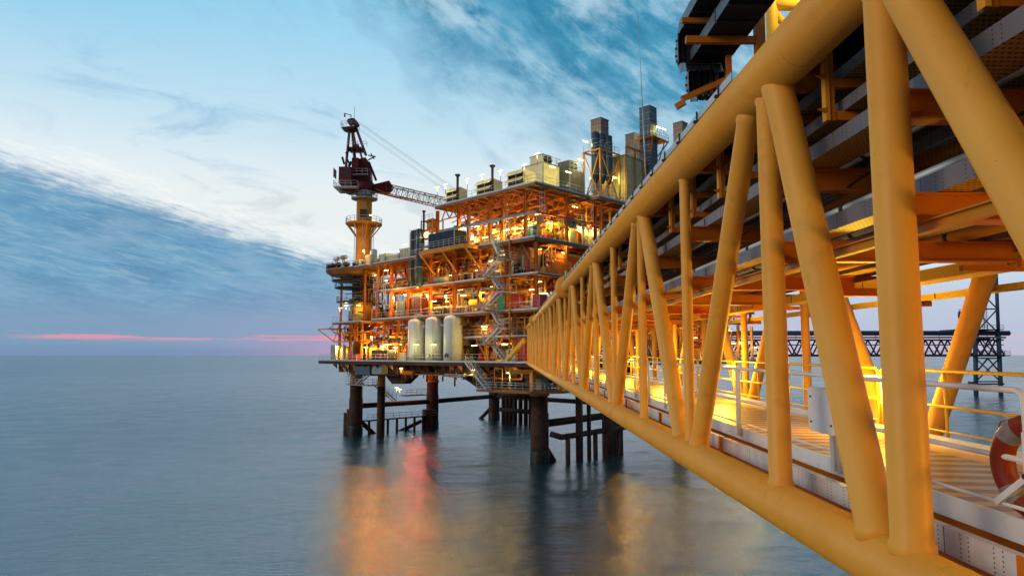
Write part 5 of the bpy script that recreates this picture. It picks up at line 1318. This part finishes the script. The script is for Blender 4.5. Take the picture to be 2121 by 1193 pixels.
# life raft canisters at the left tip of the crane deck
for k, (px_, py_) in enumerate(((697, 536), (712, 533))):
    p = Fp(px_, py_, -.6)
    t_ = thing('life_raft_canister', ['leftmost white life raft canister on the crane deck railing', 'dark rounded drum beside the life raft canister on the crane deck'][k], 'canister', PF, (p[0], p[1], p[2]-.5))
    MB().lathe((p[0], p[1]-.8, p[2]), [(.15, -.12), (.4, 0), (.42, .1), (.42, 1.4), (.4, 1.5), (.15, 1.62)], 16, (0, 1, 0)).build('shell', M['grey' if k else 'white'], t_)
    MB().bar((p[0], p[1]-.3, p[2]-.35), (p[0], p[1]-.3, Z4), .1, .3, (0, 1, 0)).build('cradle', M['galv'], t_); MB().bar((p[0], p[1]+.3, p[2]-.35), (p[0], p[1]+.3, Z4), .1, .3, (0, 1, 0)).build('cradle', M['galv'], t_)
# ------------------------------------------------------------------ pedestal crane
CY = 133.0
def cpx(px_, py_, dy=0.0): p = at_y(px_, py_, CY+dy); return Vector((p.x, p.y, p.z))
CF = VIEW0
base = cpx(752, 545); axx = base.x
ZC0, ZC1, ZC2, ZC3 = 16.6, cpx(752, 497).z, cpx(752, 465).z, cpx(752, 412).z
col_ = thing('crane_pedestal', 'tall yellow crane column with two round railed platforms', 'column', CF, (axx, CY, ZC0))
RC = 1.52
def Lc(prof, n, name, mat, root, c=(0, 0, 0)): return MB().lathe((axx+c[0], CY+c[1], c[2]), prof, n).build(name, M[mat], root)
ztop = cpx(752, 396).z
Lc([(RC, -1), (RC, ztop)], 40, 'column', 'ochre', col_)
Lc([(RC, ZC3+.4), (RC+.06, ZC3+.4), (RC+.06, ZC3+1.6), (RC, ZC3+1.6)], 40, 'band', 'grey', col_)
zr = cpx(752, 464).z
Lc([(RC, zr-.2), (3.6, zr-.2), (3.6, zr), (RC, zr)], 40, 'round_platform', 'ochre', col_)
z2r = cpx(752, 412).z
Lc([(RC, z2r-.15), (2.6, z2r-.15), (2.6, z2r), (RC, z2r)], 32, 'round_platform', 'grey', col_)
for R_, z_ in ((3.55, zr), (2.55, z2r)):
    pts = [(axx+R_*math.cos(2*math.pi*k/20), CY+R_*math.sin(2*math.pi*k/20), z_) for k in range(21)]
    MB().rail(pts, 1.1, .04, 1.2).build('railing', M['galv'], col_)
for k in range(8):
    a_ = 2*math.pi*(k+.5)/8
    MB().bar((axx+3.4*math.cos(a_), CY+3.4*math.sin(a_), zr-.25), (axx+RC*math.cos(a_), CY+RC*math.sin(a_), zr-2.7), .22, .22).build('strut', M['ochre'], col_)
mb = MB()
for s_ in (-.25, .25): mb.tube([(axx+.4+s_, CY-RC-.25, ZC0), (axx+.4+s_, CY-RC-.25, ztop)], .045, 5)
z_ = ZC0
while z_ < ztop: mb.tube([(axx+.15, CY-RC-.25, z_), (axx+.65, CY-RC-.25, z_)], .03, 4); z_ += .4
for s_ in (-1.75, 1.7, 2.0): mb.tube([(axx+s_, CY-.3, ZC0), (axx+s_, CY-.3, zr)], .06, 5)
mb.build('ladder', M['galv'], col_)
MB().box(axx-.4, axx+.9, CY-RC-.4, CY-RC+.1, zr+1.0, zr+2.6).build('junction_cabinet', M['dark'], col_)
# circular crane-base deck rim
rim = thing('crane_base_deck', 'dark rounded deck edge wrapping the foot of the crane column', 'deck', CF, (axx, CY, ZC0))
MB().lathe((axx-1, CY-1, 0), [(5.0, ZC0-1.2), (5.9, ZC0-.5), (5.9, ZC0-.02), (5.6, ZC0)], 40).build('deck_plate', M['brown'], rim)
pts = [(axx-1+5.8*math.cos(2*math.pi*k/28), CY-1+5.8*math.sin(2*math.pi*k/28), ZC0) for k in range(29)]
MB().rail(pts, 1.1, .04, 1.2).build('railing', M['galv'], rim)
for k in range(7):
    a_ = math.pi+.1+k*.33
    MB().lathe((axx-1+5.2*math.cos(a_), CY-1+5.2*math.sin(a_), ZC0+.1), [(.25, 0), (.6, .2), (.6, .7), (.2, .9)], 12).build('winch', M['dark'], rim)
t_ = rim
for z0_, z1_, R_, mt in ((10.5, 15.4, 2.2, 'dark'), (6.6, 10.5, 1.9, 'yellow'), (2.0, 6.6, 1.5, 'orange'), (-1, 2.0, 1.5, 'ochre')): MB().lathe((axx+.2, CY, 0), [(R_, z0_), (R_, z1_)], 28).build('lower_column', M[mt], rim)
for z_, R_ in ((14.6, 3.6), (13.2, 3.0), (10.4, 2.6)):
    MB().lathe((axx-.8, CY, z_), [(1.5, -.15), (R_+1.6, -.15), (R_+1.6, 0), (1.5, 0)], 28).build('ring_walkway', M['dark'], rim)
    MB().rail([(axx-.8+(R_+1.55)*math.cos(2*math.pi*k/20), CY+(R_+1.55)*math.sin(2*math.pi*k/20), z_) for k in range(21)], 1.0, .04, 1.2).build('railing', M['galv'], rim)
cr = thing('pedestal_crane', 'dark red offshore crane with lattice boom pointing right', 'crane', CF, (axx, CY, ztop))
def P(px_, py_, dy=0.0): return cpx(px_, py_, dy)
def bx(px0, px1, py0, py1, y0, y1, name, mat):
    a, b_ = P(px0, py0), P(px1, py1)
    return MB().box(a.x, b_.x, CY+y0, CY+y1, min(a.z, b_.z), max(a.z, b_.z)).build(name, M[mat], cr)
Lc([(RC+.15, ztop), (RC+.3, ztop+.4), (RC+.3, ztop+1.6), (1.3, ztop+1.7)], 32, 'slew_ring', 'red', cr)
MB().prism([P(731, 394), P(771, 398), P(775, 384), P(767, 372), P(764, 338), P(757, 326), P(739, 330), P(733, 345)], (0, 2.6, 0)).build('machine_house', M['red'], cr)
bx(707, 731, 351, 385, -2.0, .6, 'operator_cab', 'maroon')
bx(712, 728, 356, 368, -2.06, -2.01, 'cab_window', 'dark')
MB().box(P(706, 0).x, P(706, 0).x+.05, CY-2.2, CY+0, P(0, 372).z, P(0, 354).z).build('side_panel', M['maroon'], cr)
bx(732, 745, 331, 352, -1.4, .0, 'winch_house', 'red')
a, b_ = P(700, 388), P(747, 394)
mb = MB(); mb.box(a.x, b_.x, CY-3.4, CY+2, b_.z-.25, b_.z); mb.build('walkway', M['galv'], cr)
MB().rail([(a.x, CY+2, b_.z), (a.x, CY-3.4, b_.z), (b_.x, CY-3.4, b_.z), (b_.x, CY-.5, b_.z)], 1.1, .045, 1.1).build('railing', M['galv'], cr)
MB().prism([P(702, 391, -2), P(747, 391, -2), P(735, 397, -2), P(716, 397, -2)], (0, 3, 0)).build('walkway_support', M['red'], cr)
z_ = P(0, 364).z; x0_, x1_ = P(728, 0).x, P(772, 0).x
MB().box(x0_, x1_, CY-1.3, CY-.02, z_-.1, z_).build('walkway', M['galv'], cr); MB().rail([(x0_, CY-1.3, z_), (x1_, CY-1.3, z_)], 1.1, .045, 1.1).build('railing', M['galv'], cr)
# A-frame
for a, b_, w_ in (((716, 352), (724, 268), .42), ((735, 335), (730, 268), .5), ((758, 322), (737, 264), .5), ((738, 310), (730, 268), .4), ((764, 336), (779, 374), .42), ((752, 335), (741, 300), .35), ((716, 318), (741, 300), .3)):
    MB().bar(P(*a, .3), P(*b_, 1.0), w_, w_*.8).build('mast_leg', M['red'], cr)
    MB().bar(P(*a, 2.3), P(*b_, 1.6), w_, w_*.8).build('mast_leg', M['red'], cr)
mb = MB(); a, b_ = P(720, 305), P(748, 309)
MB().box(a.x, b_.x, CY-.2, CY+2.8, b_.z, a.z).build('mid_platform', M['red'], cr)
MB().rail([(a.x, CY-.2, a.z), (b_.x+1.2, CY-.2, a.z)], 1.1, .045, 1).build('railing', M['galv'], cr)
a, b_ = P(706, 263), P(735, 267)
MB().prism([P(706, 264, 0), P(735, 260, 0), P(738, 262, 0), P(726, 268, 0), P(712, 267, 0)], (0, 2.6, 0)).build('top_platform', M['red'], cr)
MB().rail([(a.x, CY+2.6, a.z), (a.x, CY, a.z), (P(744, 0).x, CY, a.z+.3), (P(744, 0).x, CY+2.6, a.z+.3)], 1.1, .04, 1.0).build('railing', M['galv'], cr)
for px_, py_, r_ in ((724, 251, .55), (731, 250, .55), (737, 256, .45)):
    c = P(px_, py_, .6); MB().lathe(c, [(r_, 0), (r_, .25), (r_*.7, .3), (r_*.7, 1.1), (r_, 1.15), (r_, 1.4)], 16, (0, 1, 0)).build('sheave', M['maroon'], cr)
MB().bar(P(727, 254, .6), P(727, 238, .6), .14, .14).build('light_bracket', M['dark'], cr); MB().bar(P(727, 239, .6), P(713, 235, .6), .12, .12).build('light_bracket', M['dark'], cr)
MB().bar(P(714, 236, .6), P(714, 243, .6), .25, .25).build('aviation_lamp', M['brightred'], cr)
MB().tube([P(734, 250, 1), P(734, 222, 1)], .04, 5).build('aerial', M['dark'], cr)
for a, b_ in (((709, 326), (713, 340)), ((719, 330), (726, 343)), ((722, 345), (728, 335))): MB().bar(P(*a, -.5), P(*b_, -.5), .5, .35).build('floodlight_panel', M['dark'], cr)
for a, b_ in (((763, 322), (777, 325)), ((762, 332), (778, 324)), ((768, 318), (775, 330))): MB().bar(P(*a, .2), P(*b_, .2), .2, .2).build('limit_arm', M['dark'], cr)
# lattice boom
B0, B1 = Vector(P(776, 387)), Vector(P(1016, 432))
B1.y += 6
bdir = (B1-B0).normalized(); side = Vector((-bdir.y, bdir.x, 0)).normalized(); upb = bdir.cross(side)*-1
if upb.z < 0: upb = -upb
hh, ww, Lb = .95, .95, (B1-B0).length
def bp_(s_, a, b_):
    k = min(1, .45+s_/3.5) if s_ < 2 else (1 if s_ < Lb-6 else max(.35, (Lb-s_)/6))
    return B0 + bdir*s_ + side*a*ww*k + upb*b_*hh*k
corners = [(-1, -1), (1, -1), (1, 1), (-1, 1)]
NB = 22
for a, b_ in corners: MB().tube([bp_(Lb*k/NB, a, b_) for k in range(NB+1)], .09, 6).build('boom_chord', M['red'] if b_ > 0 else M['orange'], cr)
for k in range(NB):
    mb = MB(); s0, s1 = Lb*k/NB, Lb*(k+1)/NB
    for (a, b_), (c, d_) in zip(corners, corners[1:]+corners[:1]):
        mb.tube([bp_(s0, a, b_), bp_(s1, c, d_)] if k % 2 else [bp_(s1, a, b_), bp_(s0, c, d_)], .05, 5); mb.tube([bp_(s1, a, b_), bp_(s1, c, d_)], .045, 5)
    mb.build('boom_lacing', M['orange'] if k > 3 else M['red'], cr)
MB().prism([P(770, 383), P(806, 374), P(812, 384), P(812, 392), P(800, 400), P(772, 397)], (0, 1.4, 0)).build('boom_foot', M['red'], cr)
MB().bar(P(780, 400, -1), P(890, 421, .5), .7, .08).build('boom_walkway', M['orange'], cr)
MB().rail([P(812, 396, -1.1), P(905, 415, -.8)], 1.0, .035, 1.2).build('boom_railing', M['galv'], cr)
for k in range(5):
    a = P(742+k*.6, (252, 254, 258, 266, 270)[k], .4+.3*k); b_ = B1 + side*(k-2)*.25 - bdir*((0, .3, .9, 3.2, 3.9)[k])
    MB().tube([a, b_], .02, 4).build('hoist_rope', M['grey'], cr)

# ------------------------------------------------------------------ distant bridge and flare tower on the right
DY = 262.0
def D(px_, py_, dy=0.0): p = at_y(px_, py_, DY+dy); return Vector((p.x, p.y, p.z))
db = thing('distant_bridge', 'distant dark truss footbridge carrying a thick blue pipe, right background', 'bridge', VIEW0, D(1800, 740))
X0_, X1_ = D(1450, 700).x, D(2078, 700).x
zt_, zm_, zb_ = D(1800, 696).z, D(1800, 704).z, D(1800, 736).z
for y_ in (0, 4):
    MB().bar((X0_, DY+y_, zm_), (X1_, DY+y_, zm_), .5, .55).build('top_chord', M['rust'], db); MB().bar((X0_, DY+y_, zb_), (X1_, DY+y_, zb_), .6, .9).build('bottom_chord', M['dark'], db)
    MB().bar((X0_, DY+y_, zm_-1.9), (X1_, DY+y_, zm_-1.9), .25, .3).build('stringer', M['rust'], db)
n = 19
for k in range(n):
    a, b_ = X0_+(X1_-X0_)*k/n, X0_+(X1_-X0_)*(k+1)/n
    for y_ in (0, 4):
        MB().tube([(a, DY+y_, zb_), ((a+b_)/2, DY+y_, zm_)], .3, 6).build('diagonal', M['rust'], db); MB().tube([((a+b_)/2, DY+y_, zm_), (b_, DY+y_, zb_)], .3, 6).build('diagonal', M['rust'], db)
    MB().tube([(a, DY, zm_), (a, DY, zt_+.3)], .12, 5).build('pipe_support', M['rust'], db)
MB().tube([(X0_, DY, D(1800, 690).z), (D(2090, 690).x, DY, D(1800, 690).z)], .95, 16).build('blue_pipe', M['tower'], db)
MB().tube([(X0_, DY-1.3, D(1800, 699).z), (X1_, DY-1.3, D(1800, 699).z)], .35, 10).build('pipe', M['grey'], db)
MB().rail([(X0_, DY-.4, zb_+.4), (X1_, DY-.4, zb_+.4)], 1.3, .06, 3).build('railing', M['tower'], db)
tw = thing('flare_tower', 'distant dark blue lattice tower standing in the sea at the right', 'tower', VIEW0, D(2045, 830))
def tp(px_, py_, y_): p = D(px_, py_, y_); return p
zs = 830
legs = [((2014, 540), (2020, 690), (2022, 832)), ((2062, 540), (2068, 690), (2074, 832))]
for y_ in (0, 9):
    for lg in legs:
        MB().tube([tp(lg[0][0], lg[0][1], y_), tp(lg[1][0], lg[1][1], y_)], .62 if y_ == 0 else .5, 12).build('leg', M['tower'], tw)
        MB().tube([tp(lg[1][0], lg[1][1], y_), tp(lg[2][0], lg[2][1]+4, y_)], .8 if y_ == 0 else .6, 12).build('lower_leg', M['tower'], tw)
    lv = [540, 590, 640, 690, 742, 790]
    def lx(side_, py_):
        L_ = legs[side_]; i = 0 if py_ < L_[1][1] else 1
        (xa, ya), (xb, yb) = L_[i], L_[i+1]; return xa+(xb-xa)*(py_-ya)/(yb-ya)
    for k, (a, b_) in enumerate(zip(lv, lv[1:])):
        MB().tube([tp(lx(0, a), a, y_), tp(lx(1, b_), b_, y_)], .26, 8).build('brace', M['tower'], tw)
        MB().tube([tp(lx(1, a), a, y_), tp(lx(0, b_), b_, y_)], .26, 8).build('brace', M['tower'], tw)
        MB().tube([tp(lx(0, b_), b_, y_), tp(lx(1, b_), b_, y_)], .25, 8).build('brace', M['tower'], tw)
for py_ in (590, 640): MB().tube([tp(lx(0, py_), py_, 0), tp(lx(0, py_), py_, 9)], .25, 8).build('brace', M['tower'], tw)
mb = MB()
for s_ in (-3, 3): mb.tube([tp(2038+s_, 540, 3), tp(2042+s_, 690, 3)], .12, 5)
py_ = 542
while py_ < 690: mb.tube([tp(2035, py_, 3), tp(2043, py_, 3)], .1, 4); py_ += 4
mb.build('ladder', M['galv'], tw)
a, b_ = D(1980, 682), D(2068, 682)
MB().box(a.x, b_.x, DY-3, DY+10, a.z-.3, a.z).build('platform', M['rust'], tw); MB().rail([(a.x, DY-3, a.z), (b_.x, DY-3, a.z)], 1.6, .07, 2.2).build('railing', M['tower'], tw)
MB().bar(D(1985, 700), D(2050, 700), .8, 1.2).build('pipe_manifold', M['rust'], tw)
a, b_ = D(2010, 735), D(2081, 735); MB().box(a.x, b_.x, DY-3, DY+10, a.z-.4, a.z).build('platform', M['dark'], tw); MB().rail([(a.x, DY-3, a.z), (b_.x, DY-3, a.z)], 1.4, .07, 2.2).build('railing', M['tower'], tw)
MB().tube([D(2046, 742), D(2021, 772)], .3, 8).build('brace', M['tower'], tw); MB().tube([D(2046, 742), D(2072, 772)], .3, 8).build('brace', M['tower'], tw)
MB().tube([D(2014, 795), D(2080, 795)], .3, 8).build('brace', M['tower'], tw)
MB().tube([D(2012, 795, -2), D(2012, 790, -2)], 1.2, 10).build('anode', M['tower'], tw)
jc = thing('davit_crane', 'small dark jib crane on the distant tower platform', 'crane', VIEW0, D(1989, 680))
MB().tube([D(1989, 682), D(1988, 645)], .45, 8).build('post', M['tower'], jc); MB().bar(D(1985, 648), D(2005, 648), .6, .5).build('jib', M['tower'], jc); MB().tube([D(1985, 648), D(1988, 641), D(2004, 647)], .16, 5).build('stay', M['tower'], jc)
MB().tube([D(1984, 650), D(1988, 672)], .16, 5).build('stay', M['tower'], jc)
